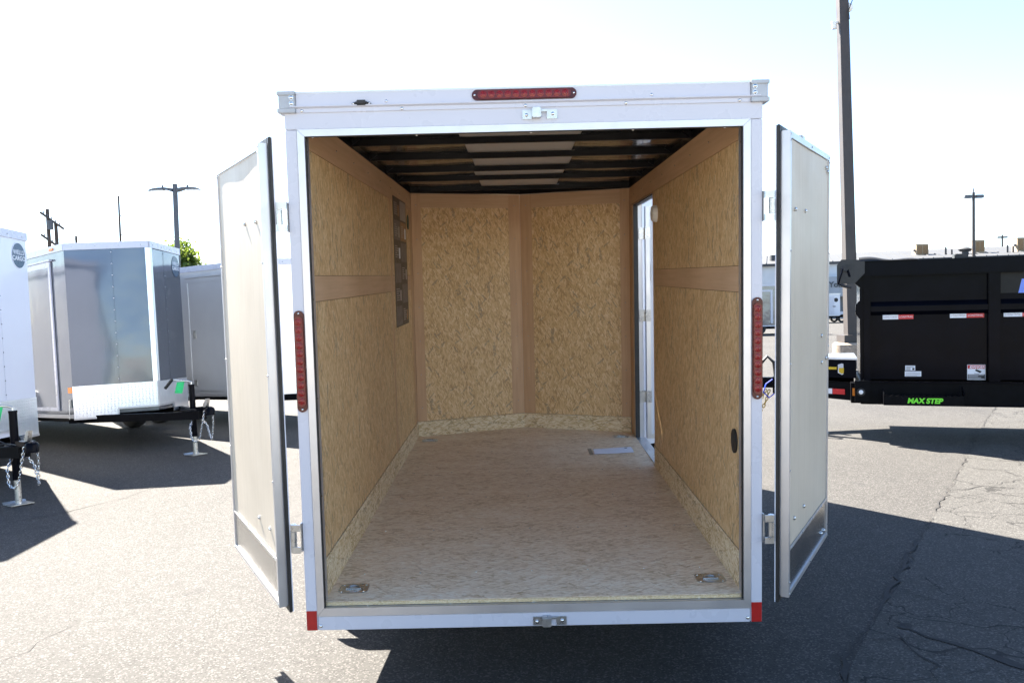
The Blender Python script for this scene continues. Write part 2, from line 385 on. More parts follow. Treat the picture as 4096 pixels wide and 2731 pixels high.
crack(P7([(1040, 1470), (1200, 1500), (1350, 1480)]), .007, 19)
crack(P7([(830, 985), (930, 1000), (1050, 1060)]), .006, 20)
crack(P7([(620, 1340), (720, 1340), (830, 1320), (940, 1320)]), .008, 21)
b = B(); b.grid(lambda u, v: Vector((0, 0, .0085))+gnd(*z7(860+38*(.25+.75*v)*math.cos(2*PI*u)*(1+.15*math.sin(5*u*PI)), 1258+17*(.25+.75*v)*math.sin(2*PI*u))), 16, 1); b.o('crack', 'crack_fill', g)
crack([gnd(0, 1206), gnd(150, 1176), gnd(290, 1141), gnd(400, 1103), gnd(528, 1063), gnd(690, 1010)], .008, 22, .008)
crack([gnd(10, 1518), gnd(60, 1494), gnd(90, 1470), gnd(140, 1448), gnd(170, 1434)], .011, 23, .014)

# unseen concrete added behind the camera to bounce sunlight inside, slabs with sawn joints
n = NT('bounce_concrete'); o = n.obj(); n.col(n.ramp(n.noise(o, .8, 6, .65), [(.3, (.30, .27, .235)), (.7, (.38, .35, .31))])); n.set(Roughness=.9, Specular_IOR_Level=.25); n.bump(n.noise(o, 90, 3), .4, .003)
fc = None
for i in range(12):
    for j in range(8):
        x0, y0 = -36+i*6.0, -5.2-6.0*(j+1)
        bb = B().quad((x0+.006, y0+.006, .004), (x0+5.994, y0+.006, .004), (x0+5.994, y0+5.994, .004), (x0+.006, y0+5.994, .004))
        q = bb.o('bounce_slab', 'bounce_concrete', g)

# ------------------------------------------------------------------ the open cargo trailer
T = thing('cargo_trailer', 'white enclosed cargo trailer with both rear doors open, bare particle-board interior', 'trailer', (0, 0, HB), (TAU, 0, 0))
bolt_src = B().dome((0, 0, 0), (0, -1, 0), .008, .006, 10).cyl((0, -.001, 0), (0, .004, 0), .0095, n=10).mesh('bolt'); bolt_src.materials.append(M['steel_bolt'])
screw_src = B().dome((0, 0, 0), (0, -1, 0), .0045, .003, 8).mesh('screw'); screw_src.materials.append(M['steel_bolt'])
def fast(me, loc, parent, rotz=0.):
    c = bpy.data.objects.new(me.name, me); COL.objects.link(c); c.parent = parent; c.location = loc; c.rotation_euler = (0, 0, rotz); return c
XO, XT, ZOB, ZOT, ZTB, ZTT, ZCB, ZCT = .855, .8835, .0934, 1.9867, .0594, 2.0135, 2.080, 2.1545
for s in (-1, 1):
    B().box(s*XT, s*.93, 0, .075, .0, ZTT-.002, .0025).o('rear_post', 'white_paint', T)
    bx('door_jamb', 'aluminium', T, s*(XO+.0015), s*(XT-.002), .004, .0745, ZTB+.004, ZTT-.004)
B().box(-.93, .93, .001, .076, ZTT, ZCB, .002).o('door_header', 'white_paint', T)
B().box(-XT+.0015, XT-.0015, 0, .075, .0, ZTB-.001, .002).o('rear_sill', 'white_paint', T)
# mitred aluminium trim, 3 mm proud
def trim(a, b, c, d): B().prism([(p[0], -.0035, p[1]) for p in (a, b, c, d)], (0, .0075, 0)).o('door_trim', 'aluminium', T)
o_, i_ = (XT, ZTB, ZTT), (XO, ZOB, ZOT); e = .0008
trim((-o_[0], o_[1]+e), (-o_[0], o_[2]-e), (-i_[0], i_[2]-e), (-i_[0], i_[1]+e))
trim((o_[0], o_[1]+e), (i_[0], i_[1]+e), (i_[0], i_[2]-e), (o_[0], o_[2]-e))
trim((-o_[0]+e, o_[2]), (o_[0]-e, o_[2]), (i_[0]-e, i_[2]), (-i_[0]+e, i_[2]))
trim((-o_[0]+e, o_[1]), (-i_[0]+e, i_[1]), (i_[0]-e, i_[1]), (o_[0]-e, o_[1]))
# dark door seal just inside the trim
for s in (-1, 1): bx('door_seal', 'rubber', T, s*(XO-.004), s*XO, .006, .018, ZOB+.002, ZOT-.002)
bx('door_seal', 'rubber', T, -XO, XO, .006, .018, ZOT-.002, ZOT+.002)
bx('threshold_plate', 'aluminium', T, -XO+.001, XO-.001, .005, .05, ZOB-.012, ZOB-.002)
for x in (-.68, -.34, 0, .34, .68): fast(screw_src, (x, .026, ZOB-.002), T).rotation_euler = (-PI/2, 0, 0)
for x in (-.83, -.42, .03, .43, .79): fast(screw_src, (x, .03, ZOT-.0005), T).rotation_euler = (PI/2, 0, 0)
for z in (.2, .55, .95, 1.35, 1.93):
    for s in (-1, 1): fast(screw_src, (s*(XO-.0005), .030, z), T, -s*PI/2)
# roof cap, corner castings, drip rail
cap = B().box(-.884, .884, -.002, .05, ZCB+.021, ZCT, .003)
cap.o('roof_cap', 'white_paint', T)
B().box(-.884, .884, -.0045, .052, ZCT-.005, ZCT+.003, .0015).o('roof_edge_strip', 'aluminium', T)
B().prism([(-.905, -.013, ZCB+.022), (-.905, -.013, ZCB+.018), (-.905, -.004, ZCB+.012), (-.905, -.004, ZCB-.003), (-.905, .0005, ZCB-.003), (-.905, .0005, ZCB+.022)], (1.825, 0, 0)).o('drip_rail', 'white_paint', T)
for x in (-.86, -.47, .01, .40, .84): fast(screw_src, (x, -.0045, ZCB+.004), T).scale = (1.5, 1.5, 1.5)
for x in (-.53, .01, .50): fast(screw_src, (x, -.002, ZCB+.034), T).scale = (1.3, 1.3, 1.3)
for s in (-1, 1):
    c = B().box(s*.883, s*.9486, -.010, .06, ZCB+.012, ZCT, .003)
    c.box(s*.882, s*.953, -.016, .062, ZCT-.011, ZCT+.004, .002).box(s*.882, s*.953, -.016, .062, ZCB-.004, ZCB+.013, .002)
    cc = c.o('roof_corner_cap', 'grey_cast', T)
    for z in (2.112, 2.135): fast(bolt_src, (s*.898, -.0105, z), cc)
# lamps
def lamp(name, pts_c, half, horizontal, nled):
    cx, cz = pts_c; r = .0205
    def ring(hl, rr, y0, y1):
        P = []
        for k in range(12): a = PI*k/11-PI/2; P.append((hl-rr+rr*math.cos(a), rr*math.sin(a)))
        for k in range(12): a = PI*k/11+PI/2; P.append((-(hl-rr)+rr*math.cos(a), rr*math.sin(a)))
        P = [(u, v) if horizontal else (-v, u) for u, v in P]
        return [(cx+u, y0, cz+v) for u, v in P], (0, y1-y0, 0)
    base = B().prism(*ring(half, r, -.001, -.008)).o(name, 'lens_red_dark', T)
    B().prism(*ring(half-.022, r*.82, -.008, -.015)).o('lens', 'lens_red', base)
    for k in range(nled):
        t = (k-(nled-1)/2)*(2*(half-.045)/(nled-1)); q = (cx+t, -.015, cz) if horizontal else (cx, -.015, cz+t)
        B().lathe([(.0135, 0), (.0135, .002), (.010, .0028), (.009, .0012), (.004, .0016), (.0002, .003)], q, (0, -1, 0), 14).o('light_emitting_diode', 'lens_red_led', base)
    for t in (-(half-.011), half-.011):
        q = (cx+t, -.008, cz) if horizontal else (cx, -.008, cz+t); fast(screw_src, q, base)
lamp('brake_light', (.006, 2.127), .203, True, 11)
lamp('tail_light', (-.9065, 1.106), .203, False, 11)
lamp('tail_light', (.9085, 1.118), .203, False, 11)
k = B().box(-.648, -.604, -.024, -.002, 2.098, 2.118, .006).box(-.664, -.588, -.010, -.002, 2.100, 2.112, .004).o('licence_plate_lamp', 'rubber', T)
for x in (-.657, -.595): fast(screw_src, (x, -.0105, 2.106), k)
for zc in (2.050, .024):
    kp = B().box(-.003, .034, -.005, -.001, zc-.019, zc+.017, .001).box(.092, .133, -.005, -.001, zc-.019, zc+.017, .001)
    kp.box(.034, .070, -.034, -.001, zc-.016, zc+.022, .003).box(.070, .094, -.012, -.002, zc+.008, zc+.017, .002)
    kk = kp.o('latch_keeper', 'zinc', T); fast(bolt_src, (.013, -.005, zc-.003), kk); fast(bolt_src, (.115, -.005, zc), kk)
for s in (-1, 1): bx('reflector', 'reflector_red', T, s*.8865, s*.9285, -.0018, -.0002, .001, .082)
for s in (-1, 1): fast(screw_src, (s*.872, -.0005, .018), T).scale = (1.7, 1.7, 1.7)
# outer shell
L, LN, XI = 3.3167, 3.64, .863
def skin(name, pts, th): B().prism(pts, th).o(name, 'white_skin', T)
B().box(-.93, -.926, .076, L+.02, .0, 2.10).o('outer_wall', 'white_skin', T)
SD0, SD1, SDT = 2.20, 3.13, 1.945
B().box(.926, .93, .076, SD0, .0, 2.10).box(.926, .93, SD1, L+.02, 0, 2.10).box(.926, .93, SD0, SD1, SDT, 2.10).box(.926, .93, SD0, SD1, 0, .12).o('outer_wall', 'white_skin', T)
for s in (-1, 1):
    B().prism([(s*.93, L+.02, 0), (0, LN+.06, 0), (0, LN+.06, 2.10), (s*.93, L+.02, 2.10)], (0, -.004, 0)).o('nose_wall', 'white_skin', T)
    B().box(s*.93, s*.945, .06, L+.02, 2.085, 2.15, .003).o('roof_rail', 'white_paint', T)
    B().box(s*.93, s*.936, .08, L, .0, .055, .002).o('bottom_rail', 'aluminium', T)
B().prism([(-.93, .05, 2.140), (.93, .05, 2.140), (.93, L+.02, 2.140), (0, LN+.06, 2.140), (-.93, L+.02, 2.140)], (0, 0, .011)).o('roof', 'white_skin', T)
# ceiling: bare centre strip between two black films, over roof bows
B().prism([(-.93, .06, 2.136), (.93, .06, 2.136), (.93, L, 2.136), (0, LN, 2.136), (-.93, L, 2.136)], (0, 0, .003)).o('roof_underside', 'roof_bare', T)
bows = [.16, .985, 1.52, 2.10, 2.60, 3.30]
lo = .06
for k, y1 in enumerate(bows+[LN-.03]):
    for s in (-1, 1):
        y0 = lo+.0
        xa, xb = .30+.012*math.sin(k*2.1+s), .925
        rnd = random.Random(k*7+s)
        A1, A2, ph = rnd.uniform(.006, .012), rnd.uniform(.0, .006), rnd.random()*6
        def fn(u, v, y0=y0, y1=y1, s=s, xa=xa, A1=A1, A2=A2, ph=ph):
            x = xa+(xb-xa)*u; y = y0+(y1-y0)*v
            sag = math.sin(PI*v)*(A1*(.35+.65*math.sin(PI*min(1, u*1.1)))+A2*math.sin(u*5+ph)*u)+.004*u
            return (s*x, y, 2.1335-sag)
        B().grid(fn, 14, 8).o('roof_film', 'roof_film', T, 80)
    lo = y1
for y in bows:
    z1, z0 = 2.1325, 2.100
    b = B().box(-.865, .865, y, y+.026, z0, z1, .002)
    for s in (-1, 1): b.prism([(s*.862, y-.012, z0+.002), (s*.862, y-.012, z1), (s*.815, y-.012, z1)], (0, .050, 0))
    b.o('roof_bow', 'bow_paint', T)
for s in (-1, 1): bx('ceiling_rail', 'bow_paint', T, s*.8585, s*.924, .09, L, 2.091, 2.1315)
B().prism([(-.862, L, 2.091), (0, LN-.005, 2.091), (.862, L, 2.091), (.862, L-.04, 2.091), (0, LN-.05, 2.091), (-.862, L-.04, 2.091)], (0, 0, .038)).o('ceiling_rail', 'bow_paint', T)
# floor
FZ = lambda y: .108+.0115*y
y0f = .030
FP = [(-.868, y0f), (.868, y0f), (.868, L), (0, LN), (-.868, L)]
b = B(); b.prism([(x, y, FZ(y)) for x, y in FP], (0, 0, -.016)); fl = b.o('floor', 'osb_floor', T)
B().box(-.856, .856, y0f-.006, y0f-.001, FZ(0)-.015, FZ(0)-.001, .001).o('floor_edge', 'osb_edge', T)
bx('side_door_sill', 'aluminium', T, .866, .94, SD0, SD1, .128, .142)
for k in range(5): fast(screw_src, (.90, SD0+.1+.18*k, .142), T).rotation_euler = (-PI/2, 0, 0)
# wall lining
def lining(name, mat, s, y0, y1, z0, z1, th=.011, off=0.): return B().box(s*(XI+off), s*(XI+off+th), y0, y1, z0, z1, .0008).o(name, mat, T)
ZM0, ZM1, ZB = 1.340, 1.445, 1.950; GP = .0018
for s in (-1, 1):
    ye = 2.17 if s < 0 else SD0-.03
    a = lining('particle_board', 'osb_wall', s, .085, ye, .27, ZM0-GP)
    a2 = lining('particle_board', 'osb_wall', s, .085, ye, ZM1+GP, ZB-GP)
    lining('plywood_strip', 'luan_h', s, .085, ye, ZM0, ZM1, .011, -.0005)
    lining('plywood_strip', 'luan_h', s, .078, L-.003, ZB, 2.0905, .011, -.001)
    lining('plywood_strip', 'luan_v', s, .0765, .084, .12, ZB-.001, .011, -.0005)
    bx('skirting_board', 'osb_skirt', T, s*(XI-.004), s*(XI+.008), .078, (L-.006) if s < 0 else (SD0-.002), .10, .268)
for s in (-1, 1):
    bx('stud_wall', 'dark_seam', T, s*.876, s*.879, .077, (L-.01) if s < 0 else (SD0-.004), .10, 2.09)
# left wall ahead of the batten
lining('plywood_strip', 'luan_v', -1, 2.171, 2.235, .27, ZB-.001, .011, -.0015)
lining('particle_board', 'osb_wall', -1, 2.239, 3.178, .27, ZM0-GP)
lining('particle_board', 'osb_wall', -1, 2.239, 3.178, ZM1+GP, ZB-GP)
lining('plywood_strip', 'luan_h', -1, 2.236, 3.18, ZM0, ZM1, .011, -.0005)
lining('plywood_strip', 'luan_v', -1, 3.181, L-.004, .27, ZB-.001, .011, -.001)
# right wall at the side door
lining('plywood_strip', 'luan_v', 1, SD0-.029, SD0-.001, .27, ZB-.001, .011, -.002)
lining('plywood_strip', 'luan_v', 1, SD1+.03, L-.004, .15, ZB-.001, .011, -.001)
lining('plywood_strip', 'luan_h', 1, SD0, SD1+.029, SDT+.012, ZB-.001, .011, -.001)
for y in (SD0, SD1): bx('side_door_jamb', 'aluminium', T, .870, .934, y-.012 if y == SD0 else y, y if y == SD0 else y+.012, .142, SDT)
bx('side_door_jamb', 'aluminium', T, .870, .934, SD0, SD1, SDT, SDT+.011)
bx('side_door_seal', 'rubber', T, .866, .9, SD1-.008, SD1-.001, .143, SDT-.002)
bx('side_door_seal', 'rubber', T, .866, .9, SD0+.002, SD1-.009, SDT-.010, SDT-.002)
B().cyl((.8625, 2.06, 1.80), (.836, 2.06, 1.80), .055, .050, 24).dome((.836, 2.06, 1.80), (-1, 0, 0), .05, .008, 24).o('dome_light', 'white_plastic', T)
def oval(name, mat, s, y, z, ry, rz, th):
    P = [(s*XI-s*.0005, y+ry*math.cos(2*PI*k/24), z+rz*math.sin(2*PI*k/24)) for k in range(24)]
    B().prism(P, (-s*th, 0, 0)).o(name, mat, T)
oval('flow_vent', 'rubber', 1, .155, .716, .040, .051, .008)
oval('flow_vent', 'vent_green', -1, 3.08, 1.85, .05, .055, .006)
# nose lining
def nose(name, mat, s, t0, t1, z0, z1, off=0.):
    a = Vector((s*XI, L, 0)); c = Vector((0, LN, 0)); d = c-a; nn = Vector((s*d.y if s > 0 else -d.y*-1, 0, 0)); nrm = Vector((-d.y, d.x, 0)).normalized()
    if nrm.y > 0: nrm = -nrm
    p, q = a+d*t0+nrm*off, a+d*t1+nrm*off
    B().prism([(p.x, p.y, z0), (q.x, q.y, z0), (q.x, q.y, z1), (p.x, p.y, z1)], -nrm*.011).o(name, mat, T)
for s in (-1, 1):
    nose('particle_board', 'osb_wall', s, .086, .889, .27, ZB+.03)
    nose('plywood_strip', 'luan_v', s, .002, .085, .27, 2.0905, .001)
    nose('plywood_strip', 'luan_v', s, .890, .999, .27, 2.0905, .001)
    nose('plywood_strip', 'luan_h', s, .086, .889, ZB+.031, 2.0905, .0005)
    nose('skirting_board', 'osb_skirt', s, .004, .998, .13, .268, .005)
# trim screws in the plywood strips
for s in (-1, 1):
    for k in range(8): fast(screw_src, (s*(XI-.0012), .2+k*.41, 2.02), T, -s*PI/2)
    for k in range(7):
        for tt_ in (.045, .945):
            a_ = Vector((s*XI, L, 0)); d_ = Vector((0, LN, 0))-a_; p_ = a_+d_*tt_; fast(screw_src, (p_.x, p_.y-.0025, .38+k*.27), T, -s*.36)
for y in (.33, .93, 1.53, 2.13, 2.73):
    for k in range(7): fast(screw_src, (-.75+.25*k, y, FZ(y)+.0002), T).rotation_euler = (-PI/2, 0, 0)
# recessed tie-down rings
def dring(x, y):
    z = FZ(y)+.0005
    P = [(-.062, -.035), (-.045, -.052), (.045, -.052), (.062, -.035), (.062, .035), (.045, .052), (-.045, .052), (-.062, .035)]
    pl = B().prism([(x+u, y+v, z) for u, v in P], (0, 0, .0012)).o('tie_down_ring', 'zinc', T)
    B().lathe([(.043, .0012), (.042, .0026), (.036, .0022), (.024, .0014), (.001, .0012)], (x, y, z), (0, 0, 1), 20).o('recess_dish', 'zinc', pl)
    B().tube([(x+.030*math.cos(a), y-.006+.030*math.sin(a), z+.004) for a in [PI*k/12 for k in range(-1, 14)]], .0035, 8).o('ring', 'zinc', pl)
    B().box(x-.034, x+.034, y-.016, y-.006, z+.0015, z+.006, .002).o('ring_bracket', 'zinc', pl)
    for u in (-.047, .047):
        for v in (-.037, .037): (lambda q: (setattr(q, 'rotation_euler', (-PI/2, 0, 0)), setattr(q, 'scale', (.6, .5, .6))))(fast(bolt_src, (x+u, y+v, z+.0012), pl))
dring(-.765, .165); dring(.765, .20); dring(-.752, 3.17); dring(.752, 3.16)
# side door, swung open
SDo = B().box(.0, .86, -.030, .0, .14, SDT-.02, .003).o('side_door', 'white_skin', T)
SDo.location = (.955, SD1+.012, 0); SDo.rotation_euler = (0, 0, math.radians(7))
B().box(-.004, .03, -.036, .004, .135, SDT-.015, .002).o('edge_trim', 'aluminium', SDo)
B().box(.83, .864, -.036, .004, .135, SDT-.015, .002).o('edge_trim', 'aluminium', SDo)
B().box(.03, .83, -.036, .004, SDT-.05, SDT-.015, .002).o('edge_trim', 'aluminium', SDo)
B().box(.03, .83, -.036, .004, .135, .17, .002).o('edge_trim', 'aluminium', SDo)
bx('door_label', 'decal_white', SDo, .034, .075, -.0372, -.0355, 1.36, 1.50)
for z in (.42, 1.05, 1.68):
    h = B().cyl((.945, SD1+.002, z), (.945, SD1+.002, z+.09), .009).box(.905, .940, SD1-.012, SD1-.008, z, z+.09).box(.950, .99, SD1-.032, SD1-.028, z, z+.09).o('side_door_hinge', 'zinc', T)
# rear doors
def rear_door(s):
    ang = math.radians(30)
    # local X runs from the hinge edge to the free edge, the lining faces local +Y (left) or -Y (right)
    d = B().box(0.002, .884, -s*-.0 if False else -.036 if s < 0 else .002, -.002 if s < 0 else .036, .105, 1.965)
    D = d.o('rear_door', 'white_skin', T)
    D.location = (s*1.03, 0, 0)
    u = Vector((s*.5, .866, 0)); D.rotation_euler = (0, 0, math.atan2(u.y, u.x))
    v = -s      # lining side
    yb = lambda a, c: (v*a, v*c)
    def Bx(name, mat, x0, x1, a, c, z0, z1, bev=0.):
        ya, yc = yb(a, c); return B().box(x0, x1, ya, yc, z0, z1, bev).o(name, mat, D)
    def warp(uu, vv):
        return (.020+.846*uu, v*(.0015+.0035*math.sin(PI*uu)*math.sin(PI*vv*1.1)+.0016*math.sin(uu*9+1)*math.exp(-((vv-1)*14)**2)), .297+(1.938-.297)*vv)
    B().grid(warp, 24, 30).o('plywood_panel', 'door_ply', D, 80)
    B().grid(lambda a, c: (.020+.846*a, v*(.002+.0012*math.sin(PI*a)*math.sin(PI*c)), .122+.17*c), 8, 6).o('kick_plate', 'brushed_sheet', D, 80)
    Bx('edge_trim', 'aluminium', .002, .884, .0005, .008, 1.940, 1.966, .001)
    Bx('edge_trim', 'aluminium', .002, .884, .0005, .008, .100, .121, .001)
    Bx('edge_trim', 'aluminium', .867, .886, .0005, .008, .1215, 1.9395, .001)
    Bx('edge_trim', 'aluminium', -.003, .018, -.0245, .009, .100, 1.967, .001)
    Bx('edge_trim', 'aluminium', .020, .866, .004, .0075, .286, .299, .001)
    for (a, c, z0, z1) in ((-.022, .0, .078, 1.99), (.887, .902, .078, 1.99)):
        Bx('door_seal', 'rubber', a, c, -.040, -.027, z0, z1, .003)
    Bx('door_seal', 'rubber', .0, .887, -.040, -.027, 1.968, 1.99, .003); Bx('door_seal', 'rubber', .0, .887, -.040, -.027, .078, .099, .003)
    Bx('outer_skin', 'white_skin', -.02, .90, -.0445, -.0405, .08, 1.988)
    ry = 0 if v < 0 else PI
    def fa(me, x, z, off=.0055): fast(me, (x, v*off, z), D, ry)
    for x, z in ((.115, 1.668), (.319, 1.672), (.118, .398), (.313, .398)): fa(bolt_src, x, z)
    if s > 0:
        for x, z in ((.706, 1.113), (.711, .987), (.83, .996), (.74, .155), (.81, .150), (.80, 1.90), (.84, 1.885)): fa(bolt_src, x, z)
    for x in (.01, .44, .875):
        fa(screw_src, x, 1.953, .0085); fa(screw_src, x, .111, .0085)
    for z in (.16, .62, 1.05, 1.5, 1.93): fa(screw_src, .876, z, .0085); fa(screw_src, .010, z, .0095)
    for x in (.06, .27, .50, .72): fa(screw_src, x, .2925, .008)
    if s > 0:
        y = v*-.075
        B().cyl((.60, y, .05), (.60, y, 2.02), .012).box(.575, .625, y-.018, y+.018, 1.985, 2.03, .004).box(.575, .625, y-.018, y+.018, .04, .08, .004).o('lock_bar', 'zinc', D)
        for z in (.4, 1.6): Bx('lock_bar_bracket', 'zinc', .575, .625, -.062, -.045, z, z+.06, .003)
    else:
        Bx('door_holdback', 'white_plastic', .02, .12, -.075, -.0446, 1.68, 1.90, .012)
    return D
DL, DR = rear_door(-1), rear_door(1)
for s in (-1, 1):
    for z0, z1 in ((1.618, 1.735), (.332, .450)):
        h = B().box(s*.931, s*.936, -.012, .05, z0, z1, .001)
        zz = [z0, z0+.028, z1-.030, z1]
        for k in range(3): h.cyl((s*.962, -.015, zz[k]+.001), (s*.962, -.015, zz[k+1]-.001), .0125, n=16)
        h.box(s*.934, s*.962, -.028, -.022, z0+.001, z0+.026).box(s*.934, s*.962, -.028, -.022, z1-.028, z1-.001)
        P = [Vector((s*.964, -.006, 0)), Vector((s*.985, .012, 0)), Vector((s*.998, .03, 0)), Vector((s*1.02, .06, 0)), Vector((s*1.06, .14, 0))]
        for a, c in zip(P[:-1], P[1:]):
            d = (c-a).normalized(); nn = Vector((-d.y, d.x, 0))*.0025
            h.prism([(a-nn)+Vector((0, 0, zz[1]+.002)), (c-nn)+Vector((0, 0, zz[1]+.002)), (c-nn)+Vector((0, 0, zz[2]-.002)), (a-nn)+Vector((0, 0, zz[2]-.002))], nn*2)
        h.o('door_hinge', 'zinc', T)
# chassis and wheels
for s in (-1, 1): B().box(s*.80, s*.87, .08, L, -.02, .09, .004).o('chassis_rail', 'black_frame', T)
for y in (.3, .9, 1.5, 2.1, 2.7, 3.2): bx('chassis_crossmember', 'black_frame', T, -.80, .80, y, y+.05, .02, .085)
def wheel(parent, c, r, wd, s, rim='white_paint'):
    prof = [(r*.60, -wd*.48), (r*.86, -wd*.5), (r*.965, -wd*.42), (r, -wd*.28), (r, wd*.28), (r*.965, wd*.42), (r*.86, wd*.5), (r*.60, wd*.48)]
    t = B().lathe(prof, c, (s, 0, 0), 32).o('wheel', 'tyre_rubber', parent)
    B().lathe([(r*.62, wd*.47), (r*.60, wd*.40), (r*.52, wd*.22), (r*.40, wd*.30), (r*.22, wd*.34), (r*.20, wd*.50), (r*.12, wd*.54), (.001, wd*.55)], c, (s, 0, 0), 24).o('rim', rim, t)
    return t
def wheelgrp(parent, y, xh, zc, r, wd, fender=True, fmat='black_paint', rim='white_paint'):
    for s in (-1, 1):
        wheel(parent, (s*xh, y, zc), r, wd, s, rim)
        if fender:
            rr = r+.07
            P = [(0, y+rr*math.cos(a), zc+rr*math.sin(a)) for a in [PI*k/12 for k in range(13)]]
            Q = [(0, y+(rr-.006)*math.cos(a), zc+(rr-.006)*math.sin(a)) for a in [PI*k/12 for k in range(12, -1, -1)]]
            x0 = s*(xh-wd*.6)
            b = B()
            for i in range(12): b.prism([(x0, P[i][1], P[i][2]), (x0, P[i+1][1], P[i+1][2]), (x0, Q[11-i][1], Q[11-i][2]), (x0, Q[12-i][1], Q[12-i][2])], (s*wd*1.25, 0, 0))
            b.o('fender', fmat, parent)
    B().cyl((-xh, y, zc), (xh, y, zc), .035).o('axle', 'black_frame', parent)
zax = .34-HB-TAU*1.45
wheelgrp(T, 1.45, 1.06, zax, .335, .205, True, 'brushed_sheet')
for s in (-1, 1): B().prism([(s*.45, L+.02, -.03), (s*.51, L+.02, -.03), (s*.06, 4.12, -.03), (s*.0, 4.12, -.03)], (0, 0, .09)).o('tongue_rail', 'black_frame', T)
B().cyl((0, 3.98, -.40), (0, 3.98, .35), .03).box(-.08, .08, 3.90, 4.06, -.468, -.455).o('tongue_jack', 'zinc', T)

# things inside
PO = thing('product_poster', 'tall brown glossy poster with grey photo blocks on the left inner wall', 'poster', (0, 0, HB), (TAU, 0, 0))
xp = -XI+.0016
bx('sheet', 'poster_brown', PO, xp-.0005, xp+.0006, 2.33, 2.97, 1.09, 1.985)
rnd = random.Random(5)
for r in range(6):
    for c in range(2):
        z1 = 1.975-r*.148; y0 = 2.345+c*.315
        mt = 'poster_grey' if (r+c) % 2 else 'poster_brown'
        if r < 2: mt = ('poster_brown', 'poster_pale')[c] if r == 0 else ('poster_grey', 'poster_orange')[c]
        bx('photo_block', mt, PO, xp+.0006, xp+.0011, y0, y0+.29, z1-.135, z1)
        if (r+c) % 2 == 0 or r == 1:
            b = B()
            for k in range(6): b.box(xp+.0011, xp+.0016, y0+.03, y0+.03+rnd.uniform(.08, .16), z1-.035-k*.015, z1-.028-k*.015)
            b.o('printed_lines', 'poster_pale', PO)
            bx('printed_picture', ('poster_orange', 'poster_pale', 'decal_white')[(r+c) % 3], PO, xp+.0011, xp+.0016, y0+.20, y0+.27, z1-.115, z1-.04)
PA = thing('paper_sheet', 'white printed paper lying on the wooden trailer floor near the side door', 'paper', (0, 0, HB), (TAU, 0, 0))
b = B(); b.grid(lambda u, v: (.49+.285*u+.005*v, 2.56+.20*v+.02*u, FZ(2.65)+.0025+.004*u*u+.003*math.sin(v*4)), 8, 6); b.o('sheet', 'paper', PA, 80)
b = B(); b.box(.725, .745, 2.715, 2.735, FZ(2.7)+.0075, FZ(2.7)+.0078).o('printed_lines', 'ink', PA)
bx('backing_strip', 'cooler_tan', PA, .455, .482, 2.555, 2.755, FZ(2.65)+.001, FZ(2.65)+.0025)

